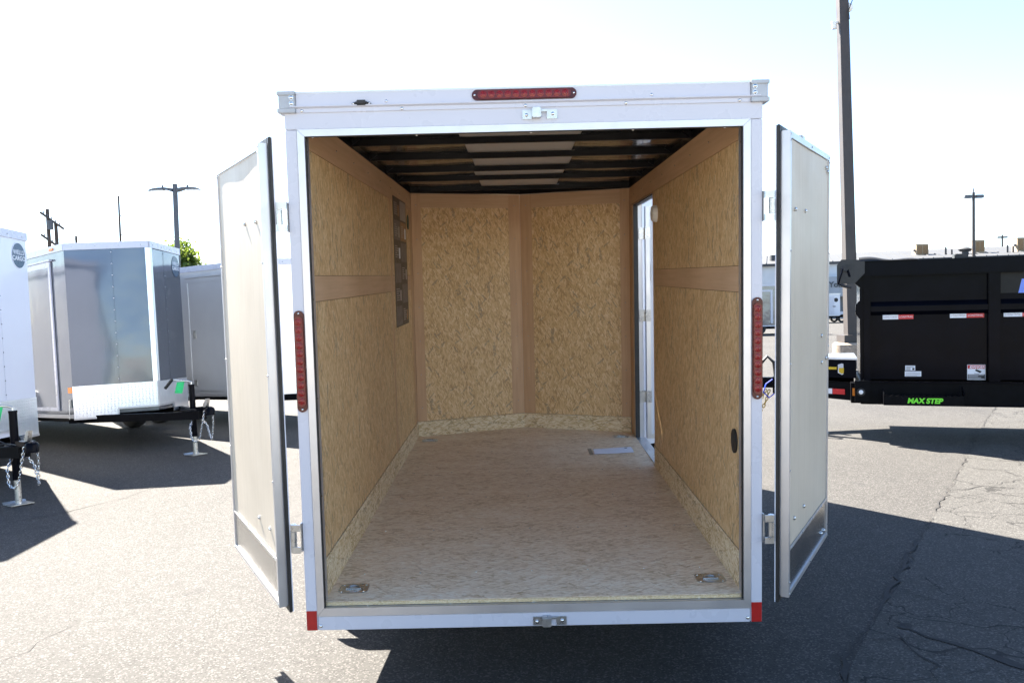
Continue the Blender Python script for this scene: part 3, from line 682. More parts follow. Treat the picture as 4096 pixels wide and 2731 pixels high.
# ------------------------------------------------------------------ V-nose cargo trailers parked alongside
def chain(parent, pts, mat='steel_bolt', link=.034, r=.0042):
    P = [Vector(p) for p in pts]; segs = [(P[i+1]-P[i]).length for i in range(len(P)-1)]; tot = sum(segs); n = int(tot/(link*.78)); b = B()
    def pos(d):
        for i, sg in enumerate(segs):
            if d <= sg or i == len(segs)-1: return P[i]+(P[i+1]-P[i])*min(1, d/sg)
            d -= sg
    for k in range(n):
        a, c = pos(tot*k/n), pos(tot*(k+1)/n); m = (a+c)/2; t = (c-a).normalized(); sd = t.cross(Vector((.3, .9, .2))).normalized()
        if k % 2: sd = t.cross(sd)
        b.tube([m+t*(link*.5*math.cos(q))+sd*(link*.29*math.sin(q)) for q in [2*PI*j/10 for j in range(10)]], r, 5, True)
    return b.o('safety_chain', mat, parent)
def vtrailer(label, mid, heading, skin, W=1.5, Lb=3.0, ht=2.57, hb=.46, nd=.36, detail=2, trimm='white_paint', group=None, atp=.36, door=True, plate=True, emblem='left', wheels=True, tl=.05, dy=(-1.22, -.42), ax=-1.75, dtrim=None):
    """local +Y is the nose direction, origin on the ground under the middle of the shoulder line"""
    th = math.atan2(-heading[0], heading[1])
    V = thing('cargo_trailer', label, 'trailer', (mid[0], mid[1], 0), (tl, 0, th), group)
    dtrim = dtrim or trimm
    h = W/2; zr = ht-.085
    B().box(h-.003, h, -Lb, 0, hb, zr).o('side_wall', skin, V); B().box(-h, -h+.003, -Lb, 0, hb, zr).o('side_wall', skin, V)
    B().box(-h+.004, h-.004, -Lb, -Lb+.004, hb, zr).o('rear_wall', skin, V)
    bx('floor', 'black_frame', V, -h+.004, h-.004, -Lb+.005, -.001, hb-.01, hb+.02)
    seams = B()
    for s in (-1, 1):
        a, c = Vector((s*h, 0, 0)), Vector((0, nd, 0)); d = c-a; L_ = d.length; d.normalize(); nn = Vector((s*d.y*s if False else -d.y*-s, 0, 0)); nrm = Vector((s*nd, h, 0)).normalized()
        B().grid(lambda u, v: a+d*(L_*u)+nrm*(.004*math.sin(PI*u*2)*math.sin(PI*v*3+s))+Vector((0, 0, hb+(zr-hb)*v)), 12, 16).o('nose_wall', skin, V, 80)
        # stone guard with the tongue notch
        def P(t, z, off): q = a+d*(L_*t)+nrm*off; return (q.x, q.y, z)
        if plate:
            t1 = .52
            pts = [P(.0, hb-.035, .004), P(t1, hb-.035, .004), P(t1, hb+.06, .004), P(1., hb+.06, .004), P(1., hb+atp, .004), P(.0, hb+atp, .004)]
            B().prism(pts, nrm*.003).o('stone_guard', 'tread_plate', V)
            bz = B()
            for ta, tb, z in ((.0, t1+.01, hb-.05), (t1, 1., hb+.048)):
                bz.prism([P(ta, z, .003), P(tb, z, .003), P(tb, z+.022, .003), P(ta, z+.022, .003)], nrm*.010)
            bz.prism([P(t1-.012, hb-.03, .003), P(t1+.012, hb-.03, .003), P(t1+.012, hb+.05, .003), P(t1-.012, hb+.05, .003)], nrm*.0095)
            bz.o('guard_trim', 'aluminium', V)
        rv = B()
        for k in range(12 if detail > 1 else 0):
            q = P(.55, hb+atp+.06+k*(zr-hb-atp-.1)/11, .004); rv.dome(q, nrm, .008, .005, 6)
        if detail > 1:
            rv.o('rivet', 'steel_bolt', V); sm = B(); sm.prism([P(.548, hb+atp, .0035), P(.552, hb+atp, .0035), P(.552, zr, .0035), P(.548, zr, .0035)], nrm*.002); sm.o('panel_seam', skin, V)
        # roof trim
        q0, q1 = a+nrm*.0, c+nrm*.0
        B().prism([P(-.005, zr, .002), P(1.0, zr, .002), P(1.0, ht, .002), P(-.005, ht, .002)], nrm*.014).o('roof_trim', trimm, V)
        sc = B()
        for k in range(4): sc.dome(P(.1+.27*k, zr+.035, .016), nrm, .008, .005, 6)
        if detail > 1: sc.o('rivet', 'steel_bolt', V)
        B().box(s*h, s*(h+.014), -Lb, -.002, zr, ht, .002).o('roof_trim', trimm, V)
        B().box(s*h, s*(h+.008), -Lb, -.003, hb-.03, hb+.015, .002).o('bottom_trim', 'aluminium', V)
    if plate: B().prism([(-.045, nd-.012, hb+atp+.002), (0, nd+.012, hb+atp+.002), (.045, nd-.012, hb+atp+.002), (.0, nd-.03, hb+atp+.002)], (0, 0, zr-hb-atp-.004)).o('nose_strip', 'tread_plate', V)
    B().prism([(-h, -Lb, ht-.012), (h, -Lb, ht-.012), (h, 0, ht-.012), (0, nd, ht-.012), (-h, 0, ht-.012)], (0, 0, .014)).o('roof', trimm, V)
    if door:
        y0, y1 = dy
        D = bx('side_door', skin, V, h+.002, h+.014, y0, y1, hb+.10, zr-.16)
        for (ya, yb_, za, zb) in ((y1-.005, y1+.05, hb+.06, zr-.10), (y0-.05, y0+.005, hb+.06, zr-.10), (y0, y1, zr-.17, zr-.10), (y0, y1, hb+.06, hb+.105)):
            B().box(h+.003, h+.022, ya, yb_, za, zb, .003).o('door_frame', dtrim, D)
        bx('drip_cap', dtrim, D, h+.004, h+.04, y0-.06, y1+.09, zr-.096, zr-.075, )
        for z in (hb+.25, hb+.9, zr-.35): B().cyl((h+.022, y1+.035, z), (h+.022, y1+.035, z+.09), .009).o('hinge', 'zinc', D)
        B().box(h+.014, h+.024, y0+.07, y0+.14, 1.35, 1.47, .004).box(h+.024, h+.03, y0+.09, y0+.12, 1.37, 1.45, .003).o('latch', 'zinc', D)
        bx('reflector', 'amber', V, h+.001, h+.005, -.12, -.01, hb+.28, hb+.35)
        B().box(h+.016, h+.026, -.36, -.24, ht-.06, ht-.03, .008).o('marker_light', 'amber', V)
        hd = B().box(h+.004, h+.02, -.09, -.04, hb+.10, hb+.2, .005).cyl((h+.02, -.065, hb+.16), (h+.03, -.065, hb-.04), .006); hd.o('door_holdback', 'zinc', V)
        B().box(h+.016, h+.03, y0+.06, y0+.12, hb+.13, hb+.23, .005).o('door_holdback', 'zinc', D)
    if emblem:
        s = -1 if emblem == 'left' else 1
        a, c = Vector((s*h, 0, 0)), Vector((0, nd, 0)); d = (c-a).normalized(); nrm = Vector((s*nd, h, 0)).normalized()
        ce = a+d*.16+nrm*.005+Vector((0, 0, zr-.17))
        up = Vector((0, 0, 1)); rt = up.cross(nrm)
        ring = lambda R, o: [ce+nrm*o+rt*(R*math.cos(2*PI*k/28))+up*(R*1.12*math.sin(2*PI*k/28)) for k in range(28)]
        em = B().prism(ring(.125, 0), nrm*.002).o('emblem', 'decal_white' if skin != 'charcoal_skin' else 'emblem_blue', V)
        B().prism(ring(.117, .002), nrm*.001).o('emblem_field', 'emblem_blue', em)
        text('lettering', 'WELLS', 'decal_white', em, ce+nrm*.0032+up*.012, rt, up, .066, 0, .0006, 'CENTER', .0008)
        text('lettering', 'CARGO', 'decal_white', em, ce+nrm*.0032-up*.050, rt, up, .066, 0, .0006, 'CENTER', .0008)
    # tongue, coupler, jack, chains
    yc = nd+1.08; zt = hb-.05
    for s in (-1, 1): B().prism([(s*h*.95, -.25, zt-.05), (s*(h*.95-.06), -.25, zt-.05), (s*.0, yc-.12, zt-.05), (s*.05, yc-.10, zt-.05)], (0, 0, .09)).o('tongue_rail', 'black_frame', V)
    B().prism([(-.12, yc-.34, zt+.041), (.12, yc-.34, zt+.041), (.05, yc-.06, zt+.041), (-.05, yc-.06, zt+.041)], (0, 0, .008)).o('tongue_plate', 'black_frame', V)
    cp = B().prism([(-.05, yc-.16, zt+.05), (.05, yc-.16, zt+.05), (.045, yc+.03, zt+.05), (-.045, yc+.03, zt+.05)], (0, 0, .045))
    cp.lathe([(.055, -.03), (.058, .03), (.045, .055), (.015, .066), (.001, .067)], (0, yc+.06, zt+.03), (0, 0, 1), 18).o('coupler', 'black_paint', V)
    B().prism([(-.018, yc-.04, zt+.09), (-.018, yc+.02, zt+.10), (-.018, yc+.05, zt+.19), (-.018, yc+.015, zt+.19), (-.018, yc-.05, zt+.12)], (.036, 0, 0)).o('coupler_latch', 'zinc', V)
    yj = yc-.30; zg = -yj*tl
    B().cyl((0, yj, zt-.26), (0, yj, zt+.34), .034, n=16).cyl((0, yj, zt+.34), (0, yj, zt+.36), .037, n=16).o('jack_tube', 'black_paint', V)
    bx('jack_sticker', 'decal_white', V, -.02, .02, yj-.036, yj-.0345, zt+.20, zt+.29)
    B().cyl((0, yj, zg+.012), (0, yj, zt-.26), .027, n=16).o('jack_leg', 'zinc', V)
    B().box(-.095, .095, yj-.095, yj+.095, zg+.004, zg+.010, .001).prism([(-.095, yj-.095, zg+.01), (.095, yj-.095, zg+.01), (.095, yj-.11, zg+.026), (-.095, yj-.11, zg+.026)], (0, .004, 0)).o('jack_foot', 'zinc', V)
    B().tube([(0, yj, zt+.36), (0, yj, zt+.385), (.03, yj-.02, zt+.40), (.14, yj-.10, zt+.42), (.16, yj-.12, zt+.43)], .012, 8).o('jack_crank', 'zinc', V)
    B().cyl((.16, yj-.12, zt+.44), (.22, yj-.20, zt+.33), .018, n=10).o('jack_handle', 'rubber', V)
    if detail > 1:
        tg = B().prism([(.06, yj-.045, zt+.395), (.13, yj-.09, zt+.395), (.16, yj-.10, zt+.27), (.09, yj-.055, zt+.26)], (.001, .002, 0)).o('hang_tag', 'green_tag', V)
        tb = B()
        for k in range(4): tb.box(.09, .12, yj-.0815+.0, yj-.0795, zt+.30+k*.018, zt+.308+k*.018)
        tb.o('printed_lines', 'ink', tg)
        for s in (-1, 1):
            chain(V, [(s*.06, yc-.22, zt-.05), (s*.11, yc-.2, zt-.14), (s*.12, yc-.16, zt-.28), (s*.10, yc-.10, zt-.31), (s*.08, yc-.05, zt-.26), (s*.07, yc+.0, zt-.10), (s*.05, yc+.03, zt+.05)])
        B().tube([(.05, yj+.03, zt+.05), (.11, yj-.03, zt+.10), (.10, yj-.12, zt+.06), (.03, yj-.1, zt+.06), (.06, yj, zt+.07), (.04, yc-.1, zt+.06)], .006, 6).o('wiring_cable', 'rubber', V)
    if wheels: wheelgrp(V, ax, h+.12, .32-ax*tl, .32, .19, True, 'brushed_sheet')
    B().box(-h+.1, h-.1, -Lb+.1, -.1, hb-.09, hb-.012, .003).o('chassis', 'black_frame', V)
    return V
Hd = (.788, -.616)
gy = CP.y
dark = vtrailer('charcoal V-nose cargo trailer with bright tread-plate guard and vertical nose strip', (-5.0, 10.6+gy), Hd, 'charcoal_skin', nd=.62, Lb=4.2)
white = vtrailer('white V-nose cargo trailer with round dark emblem and green tag on its jack', (-5.63, 8.15+gy), Hd, 'white_skin', nd=.62, Lb=4.2)
silver = vtrailer('silver-grey cargo trailer standing behind the charcoal one, its side door facing us', (-3.24, 12.41+gy), (.86, -.51), 'silver_skin', ht=2.45, hb=.5, Lb=4.0, emblem=None, dy=(-1.6, -.62), ax=-2.3, dtrim='silver_skin', tl=.03)
# unseen taller trailer added ahead of the open one to shade the right foreground
d = Vector((.68, -.73)); Gp = Vector((1.68, 4.50)); Wd = 1.2
c0 = Gp+Vector((-.73, -.68))*(Wd/2)
tall = vtrailer('unseen tall narrow white trailer added beyond the open trailer nose to cast a shadow', (c0.x-d.x*2.6, c0.y-d.y*2.6), (-d.x, -d.y), 'white_skin', W=Wd, Lb=2.6, ht=3.0, hb=.42, nd=.3, detail=1, emblem=None, door=False, wheels=False, tl=0.)
for y in (-1.2,): wheelgrp(tall, -1.0, Wd/2-.12, .30, .30, .18, False)

# ------------------------------------------------------------------ dump trailer on the right
DY = 6.35; PH = math.radians(20)
DT = thing('dump_trailer', 'black high-sided dump trailer with red and white reflective tape and side step', 'trailer', (at(1975, 750, DY).x, DY, 0), (0, 0, -PH))
DO = Vector(DT.location); EX = Vector((math.cos(PH), -math.sin(PH), 0)); EY = Vector((math.sin(PH), math.cos(PH), 0))
def dp(px, py, off=0.):
    d = ray(px, py); p = CP+d*((off-(CP-DO).dot(EY))/d.dot(EY)); return (p-DO).dot(EX), p.z
DW = 1.65; DLn = 4.4
zb = dp(2150, 872)[1]; zt1 = dp(2150, 595)[1]; zt0 = dp(2150, 631)[1]
B().box(.03, DLn, .045, .07, zb, zt0+.01).o('side_wall', 'black_paint', DT); B().box(.03, DLn, DW-.07, DW-.045, zb, zt0+.01).o('side_wall', 'black_paint', DT)
B().box(.03, .055, .07, DW-.07, zb, zt0+.01).o('front_wall', 'black_paint', DT); B().box(DLn-.05, DLn-.02, .07, DW-.07, zb, zt0).o('tailgate', 'black_paint', DT)
bx('bed_floor', 'black_frame', DT, .05, DLn-.03, .07, DW-.07, zb, zb+.03)
for y0, y1 in ((-.045, .075), (DW-.075, DW+.045)):
    B().box(-.12, DLn+.03, y0, y1, zt0, zt1, .014).o('top_rail', 'black_paint', DT)
B().box(-.12, -.02, .076, DW-.076, zt0+.01, zt1, .012).o('top_rail', 'black_paint', DT)
for pa, pb in ((1983, 2000), (2270, 2298), (2500, 2526), (2720, 2746)):
    xa, xb = dp(pa, 760)[0], dp(pb, 760)[0]
    B().box(xa, xb, -.015, .044, zb-.02, zt0+.005, .006).o('stake_post', 'black_paint', DT)
rz1, rz0 = dp(2150, 690)[1], dp(2150, 722)[1]
posts = [dp(p, 760)[0] for p in (2000, 2270, 2298, 2500, 2526, 2720)]
for xa, xb in ((posts[0], posts[1]), (posts[2], posts[3]), (posts[4], posts[5])):
    zc = (rz0+rz1)/2; hh = (rz1-rz0)/2
    B().prism([(xa+.002, .044, zc-hh), (xa+.002, -.004, zc-hh*.45), (xa+.002, -.004, zc+hh*.3), (xa+.002, .044, zc+hh)], (xb-xa-.004, 0, 0)).o('side_rib', 'black_paint', DT)
# front corner gussets
B().prism([(-.12, .0, zt0+.002), (.05, .0, zt0+.002), (.05, .0, zt0-.13), (.01, .0, zt0-.13), (-.10, .0, zt0-.03)], (0, .04, 0)).o('corner_gusset', 'black_paint', DT)
B().prism([(.05, .0, rz0-.05), (.05, .0, rz1+.03), (.0, .0, rz1+.02), (-.045, .0, rz1-.03), (-.05, .0, rz0+.02), (.0, .0, rz0-.04)], (0, .045, 0)).o('corner_gusset', 'black_paint', DT)
B().box(.0, .035, -.002, .043, zb-.02, zt0-.12, .008).o('front_corner_post', 'black_paint', DT)
# main frame under the bed
zf0 = dp(2300, 933)[1]
B().box(.0, DLn, -.01, .10, zf0, zb-.022, .006).o('frame_rail', 'black_frame', DT); B().box(.0, DLn, DW-.10, DW+.01, zf0, zb-.022, .006).o('frame_rail', 'black_frame', DT)
bx('frame_flange', 'black_paint', DT, .3, DLn, -.05, -.011, zf0-.004, zf0+.012); bx('frame_flange', 'black_paint', DT, .05, DLn, -.04, -.011, zb-.036, zb-.024)
bx('rear_bumper', 'black_frame', DT, DLn-.1, DLn, .11, DW-.11, zf0, zb-.03); bx('front_bumper', 'black_frame', DT, .0, .1, .11, DW-.11, zf0, zb-.03)
(xa, za), (xb, z2) = dp(1963, 873), dp(1998, 922)
br = B().box(xa, xb, -.06, -.012, z2, za, .004).o('mounting_plate', 'black_frame', DT)
cx, cz = dp(1977, 899)
B().lathe([(.045, 0), (.045, .012), (.034, .014), (.03, .010)], (cx, -.06, cz), (0, -1, 0), 20).o('lamp_grommet', 'rubber', br)
B().dome((cx, -.066, cz), (0, -1, 0), .026, .012, 16).o('lamp_lens', 'glass_lens', br)
# reflective tape
for pa, pm, pb, py in ((2028, 2064, 2099, 728), (2183, 2221, 2262, 724.5), (2307, 2350, 2392, 721.5), (2480, 2518, 2556, 716)):
    xa, z = dp(pa, py); xm = dp(pm, py)[0]; xb = dp(pb, py)[0]
    bx('reflective_tape', 'tape_white', DT, xa, xm, .0415, .0445, z-.029, z+.029); bx('reflective_tape', 'tape_red', DT, xm+.0005, xb, .0415, .0445, z-.029, z+.029)
    text('lettering', 'LOADTRAIL', 'decal_white', DT, ((xm+xb)/2, .0412, z-.012), (1, 0, 0), (0, 0, 1), .028, .2, .0003, 'CENTER')
    text('lettering', 'LOADTRAIL', 'poster_pale', DT, ((xm+xa)/2, .0412, z-.012), (1, 0, 0), (0, 0, 1), .028, .2, .0003, 'CENTER')
# decals
def rect(name, mat, p0, p1, y0=.0425, y1=.0446, par=None):
    (xa, za), (xb, z2) = dp(*p0), dp(*p1); bx(name, mat, par or DT, xa, xb, y0, y1, z2, za); return xa, xb, z2, za
xa, xb, z0, z1 = rect('data_plate', 'decal_white', (2080, 840), (2103, 851.5))
b = B()
for k in range(4): b.box(xa+.01, xa+(.055 if k else .09), .0418, .0426, z1-.016-k*.012, z1-.011-k*.012)
b.box(xb-.03, xb-.008, .0418, .0426, z0+.006, z0+.03).o('printed_lines', 'ink', DT)
xa, xb, z0, z1 = rect('data_plate', 'decal_white', (2079, 853), (2117, 865))
b = B()
for k in range(4): b.box(xa+.012, xb-.012-(.03 if k == 3 else 0), .0418, .0426, z1-.018-k*.012, z1-.015-k*.012)
b.o('printed_lines', 'poster_grey', DT)
xa, xb, z0, z1 = rect('danger_decal', 'decal_white', (2223, 838), (2265, 873))
bx('danger_band', 'decal_red', DT, xa+.004, xb-.004, .0418, .0426, z1-.045, z1-.005)
text('lettering', 'DANGER', 'decal_white', DT, ((xa+xb)/2+.012, .0416, z1-.037), (1, 0, 0), (0, 0, 1), .036, 0, .0003, 'CENTER', .0012)
B().prism([(xa+.022, .0417, z1-.037), (xa+.046, .0417, z1-.037), (xa+.034, .0417, z1-.014)], (0, -.0006, 0)).o('warning_triangle', 'decal_white', DT)
B().prism([(xa+.075, .0417, z1-.066), (xa+.09, .0417, z1-.050), (xa+.145, .0417, z1-.074), (xa+.128, .0417, z1-.094)], (0, -.0006, 0)).prism([(xa+.07, .0417, z1-.097), (xa+.12, .0417, z1-.100), (xa+.12, .0417, z1-.104), (xa+.07, .0417, z1-.101)], (0, -.0006, 0)).o('warning_pictogram', 'ink', DT)
bx('warning_panel', 'ink', DT, xa+.004, xb-.004, .0418, .0426, z0+.004, z1-.108)
b = B()
for k in range(5): b.box(xa+.01, xb-.012-.03*((k*7) % 3), .0412, .0417, z0+.010+k*.0135, z0+.014+k*.0135)
b.o('printed_lines', 'decal_white', DT)
xa, xb, z0, z1 = rect('logo_panel', 'logo_dark', (2300, 619), (2500, 668))
text('lettering', 'L', 'decal_blue', DT, (dp(2341, 670)[0], .0416, dp(2337, 670)[1]), (1, 0, 0), (0, 0, 1), .19, .22, .0004, 'LEFT', .012)
# step
(xa, z1), (xb, z0) = dp(2029, 907, -.2), dp(2215, 932, -.2)
st = B()
P = [(xa, -.26, z0), (xb, -.26, z0)]
n = 26
for k in range(n+1): P.append((xb-(xb-xa)*k/n, -.26, z1+(.010 if k % 2 else -.004)))
st.prism(P, (0, .012, 0)); st.box(xa, xb, -.247, -.06, z1-.02, z1-.012); st.prism([(xa, -.26, z0), (xa, -.26, z1+.02), (xa, -.06, z1+.05), (xa, -.06, z0)], (.008, 0, 0)); st.prism([(xb-.008, -.26, z0), (xb-.008, -.26, z1+.02), (xb-.008, -.06, z1+.09), (xb-.008, -.06, z0)], (.008, 0, 0))
ST = st.o('side_step', 'black_frame', DT)
tx, tz = dp(2084, 930, -.26); tx2 = dp(2144, 930, -.26)[0]
text('lettering', 'MAX STEP', 'lime', ST, (tx, -.2612, z0+(z1-z0)*.27), (1, 0, 0), (0, 0, 1), .078, .18, .0004, 'LEFT', .0035)
# tarp gear
(xa, z1), (xb, z0) = dp(1922, 598, -.05), dp(1985, 651, -.05)
tp = B().prism([(xa, -.055, z0), (xa+.19, -.055, z0), (xa+.30, -.055, z0+.12), (xa+.30, -.055, z1-.01), (xa+.14, -.055, z1+.005), (xa+.05, -.055, z1+.005), (xa, -.055, z1-.06)], (0, .008, 0)).o('tarp_bracket', 'bracket_grey', DT)
cx, cz = xa+.09, (z0+z1)/2+.04
B().cyl((cx, -.056, cz), (cx, -.10, cz), .035, n=10).cyl((cx+.02, -.056, cz+.03), (cx+.02, -.08, cz+.03), .02, n=8).o('crank_gear', 'rubber', tp)
hx, hz = dp(1925, 655, -.14)
B().tube([(cx-.03, -.10, cz), (cx-.035, -.14, cz-.03), (hx, -.14, hz+.01), (hx+.03, -.15, hz)], .011, 8).o('crank_arm', 'black_paint', tp)
B().cyl((hx+.03, -.15, hz), (hx+.14, -.15, hz-.035), .02, n=12).o('crank_grip', 'rubber', tp)
B().cyl((cx+.05, -.06, cz-.10), (cx+.02, -.06, cz), .012, n=8).o('crank_strut', 'black_paint', tp)
fn = lambda u, v: (.0+.62*u, .03+.09*math.cos(PI*v), zt1+.004+(.05-.045*u+.012*math.sin(u*9))*math.sin(PI*v))
B().grid(fn, 16, 8).o('tarp_cloth', 'rubber', DT, 80)
(xa, z1), (xb, z0) = dp(2188, 585, .3), dp(2240, 597, .3)
B().box(xa, xa+.14, .15, .35, zt1-.06, z1, .01).box(xa+.14, xb, .2, .3, zt1-.06, z1-.035, .006).o('hydraulic_pump', 'rubber', DT)
# tongue, toolbox, coupler
zr1, zr0 = dp(1905, 878, .35)[1], dp(1905, 918, .35)[1]
for s in (-1, 1):
    y = DW/2+s*(DW/2-.30)
    B().prism([(-.02, y-.04, zr0), (-.02, y+.04, zr0), (-1.02, DW/2+s*.06, zr0+.03), (-1.02, DW/2+s*.0, zr0+.03)], (0, 0, zr1-zr0)).o('tongue_rail', 'black_frame', DT)
bx('frame_bracket', 'black_frame', DT, -.10, -.003, .06, .30, zr0, zr1+.02)
xa, z = dp(1958, 900, .05); bx('marker_lamp', 'amber', DT, xa, xa+.035, .054, .059, z-.045, z+.045)
def onrail(x): return .30-.04+(DW/2-.06-.26)*((-x)/1.0)-.012   # near face of the near rail
for mt, x0, x1 in (('tape_red', -.16, -.30), ('tape_white', -.302, -.5)):
    B().prism([(x0, onrail(x0)-.0, zr0+.07), (x1, onrail(x1), zr0+.07), (x1, onrail(x1), zr0+.135), (x0, onrail(x0), zr0+.135)], (0, -.002, 0)).o('reflective_tape', mt, DT)
tb0, tb1 = dp(1970, 868, .35)[1], dp(1960, 826, .35)[1]
TB = B().prism([(-.03, .32, tb0), (-.62, .56, tb0), (-.62, DW-.56, tb0), (-.03, DW-.32, tb0)], (0, 0, tb1-tb0)).o('tool_box', 'black_paint', DT)
B().prism([(-.02, .30, tb1), (-.64, .55, tb1), (-.64, DW-.55, tb1), (-.02, DW-.30, tb1)], (0, 0, .025)).o('tool_box_lid', 'toolbox_lid', TB)
bd = lambda x: .32+(.24)*(-(x+.03))/.59-.004
bx('print_stripe', 'yellow_print', TB, -.36, -.25, bd(-.26)-.012, bd(-.30), tb0+.10, tb0+.13)
B().prism([(-.235, bd(-.2)-.004, tb0+.06), (-.19, bd(-.2)-.004, tb0+.035), (-.145, bd(-.2)-.004, tb0+.06), (-.145, bd(-.2)-.004, tb0+.16), (-.19, bd(-.2)-.004, tb0+.175), (-.235, bd(-.2)-.004, tb0+.16)], (0, -.003, 0)).o('shield_badge', 'decal_white', TB)
B().prism([(-.225, bd(-.2)-.0072, tb0+.07), (-.19, bd(-.2)-.0072, tb0+.048), (-.155, bd(-.2)-.0072, tb0+.07), (-.155, bd(-.2)-.0072, tb0+.12), (-.225, bd(-.2)-.0072, tb0+.12)], (0, -.002, 0)).o('badge_field', 'yellow_print', TB)
yc = DW/2
B().box(-1.28, -1.0, yc-.05, yc+.05, zr0+.10, zr1+.02, .01).box(-1.40, -1.26, yc-.035, yc+.035, zr0+.10, zr1-.02, .012).o('coupler', 'black_frame', DT)
B().tube([(-.98, yc-.08, zr1+.02), (-1.0, yc-.10, zr1+.22), (-1.08, yc-.12, zr1+.30), (-1.18, yc-.12, zr1+.18), (-1.22, yc-.12, zr1-.05), (-1.24, yc-.12, zr0)], .022, 8).o('wiring_hose', 'rubber', DT)
chain(DT, [(-1.10, yc-.09, zr0+.08), (-1.16, yc-.12, zr0-.03), (-1.19, yc-.12, zr0-.12), (-1.16, yc-.12, zr0-.20)], 'gold_chain', .055, .008)
chain(DT, [(-1.06, yc-.09, zr0+.08), (-1.10, yc-.13, zr0-.06), (-1.14, yc-.13, zr0-.15)], 'gold_chain', .055, .008)
B().tube([(-1.02, yc-.10, zr1), (-1.10, yc-.14, zr1-.06), (-1.13, yc-.15, zr0+.05), (-1.06, yc-.14, zr0-.02), (-1.0, yc-.12, zr0+.03)], .009, 6).o('breakaway_cable', 'blue_cable', DT)
B().cyl((-.80, yc+.1, .02), (-.80, yc+.1, zr1+.1), .035, n=14).box(-.88, -.72, yc+.02, yc+.18, 0, .02).o('tongue_jack', 'black_frame', DT)
for xw in (3.2, 3.9):
    for s, y in ((-1, -.16), (1, DW+.16)):
        t = B().lathe([(.22, -.1), (.32, -.105), (.365, -.08), (.375, 0), (.365, .08), (.32, .105), (.22, .1)], (xw, y, .375), (0, 1, 0), 28).o('wheel', 'tyre_rubber', DT)
        B().lathe([(.23, .09), (.21, .04), (.12, .07), (.001, .09)], (xw, y, .375), (0, s, 0), 20).o('rim', 'white_paint', t)
for s, y in ((-1, -.28), (1, DW+.04)): B().prism([(2.7+q, y, z) for q, z in ((0, .62), (.15, .82), (1.55, .82), (1.7, .62), (1.67, .62), (1.53, .805), (.17, .805), (.03, .62))], (0, .24, 0)).o('fender', 'black_paint', DT)

# ------------------------------------------------------------------ lot behind: building, poles, far trailers, tree
BY = 84.
BG = thing('warehouse', 'long pale warehouse with grey metal roof and dark entrance canopy beyond the lot', 'building', (at(1905, 733, BY).x, BY, 0), (0, 0, -.30))
bxo = BG.location.x
zw = at(1905, 607, BY).z; zr_ = at(1905, 590, BY).z; zc1 = at(1905, 637, BY).z; zc0 = at(1905, 682, BY).z
zrd = at(1905, 583, BY+12).z
B().box(-9, 40, 0, 30, 0, zw).o('wall', 'building_wall', BG)
roof = B(); roof.prism([(-9.3, -.5, zw), (-9.3, -.5, zw+.25), (-9.3, 12, zrd), (-9.3, 30, zw+.25), (-9.3, 30, zw)], (49.6, 0, 0)); R = roof.o('roof', 'metal_roof', BG)
for k in range(52):
    x = -9.2+k*.95; B().prism([(x, -.5, zw+.25), (x, 12, zrd), (x, 12, zrd+.07), (x, -.5, zw+.32)], (.07, 0, 0)).o('roof_rib', 'metal_roof', R)
B().box(-1.2, 4.2, -2.2, -.01, zc0, zc1, .03).o('canopy', 'fascia_grey', BG)
B().box(-3.5, 4.2, -.35, -.02, 0, zc0-.01).o('entrance_wall', 'building_grey', BG)
B().box(4.21, 30, -.3, -.02, 0, zc0+.4).o('entrance_wall', 'building_grey', BG)
for x in (1.3, 2.7, 3.7): bx('door_panel', 'pole_grey', BG, x, x+.9, -.40, -.36, 0, zc0*.92)
bx('window', 'glass_lens', BG, 1.75, 2.6, -.42, -.36, zc0*.86, zc0*.99)
yx = at(1907, 662, BY-2.2)
text('sign_lettering', 'Your', 'sign_letter', BG, (yx.x-bxo+.55, -2.24, yx.z+.12), (1, 0, 0), (0, 0, 1), .78, 0, .03, 'LEFT', .02)
for k in range(4): bx('louvre', 'building_grey', BG, -6.55, -4.2, -.06, -.005, at(1780, 672, BY).z+k*.22, at(1780, 672, BY).z+k*.22+.12)
def cooler(px0, px1, py0, py1, label):
    YY = BY+4-(px0-1905)/23*.33; a, c = at(px0, py0, YY), at(px1, py1, YY); w_ = c.x-a.x; h_ = a.z-c.z
    K = thing('evaporative_cooler', label, 'cooler', (a.x, YY, c.z-.3), group='coolers on the warehouse roof')
    B().box(0, w_, 0, w_*.8, 0, h_+.3, .03).o('housing', 'cooler_tan', K)
    for q in range(2): bx('cooling_pad', 'cooler_pad', K, w_*(.07+.46*q), w_*(.47+.46*q), -.02, -.001, .38, h_+.2)
    bx('top_cover', 'cooler_tan', K, -.03, w_+.03, -.03, w_*.8+.03, h_+.3, h_+.36)
    bx('junction_box', 'pole_grey', K, -.22, -.001, .2, .4, h_*.6, h_*.6+.25)
    return K
cooler(2105, 2133, 562, 585, 'tan evaporative cooler on the warehouse roof, above the rail-top pump of the dump trailer')
cooler(2240, 2262, 553, 579, 'tan evaporative cooler on the warehouse roof beside the tall slim lamp pole')
cooler(2337, 2365, 547, 576, 'tan evaporative cooler on the warehouse roof with two thin vent pipes before it')
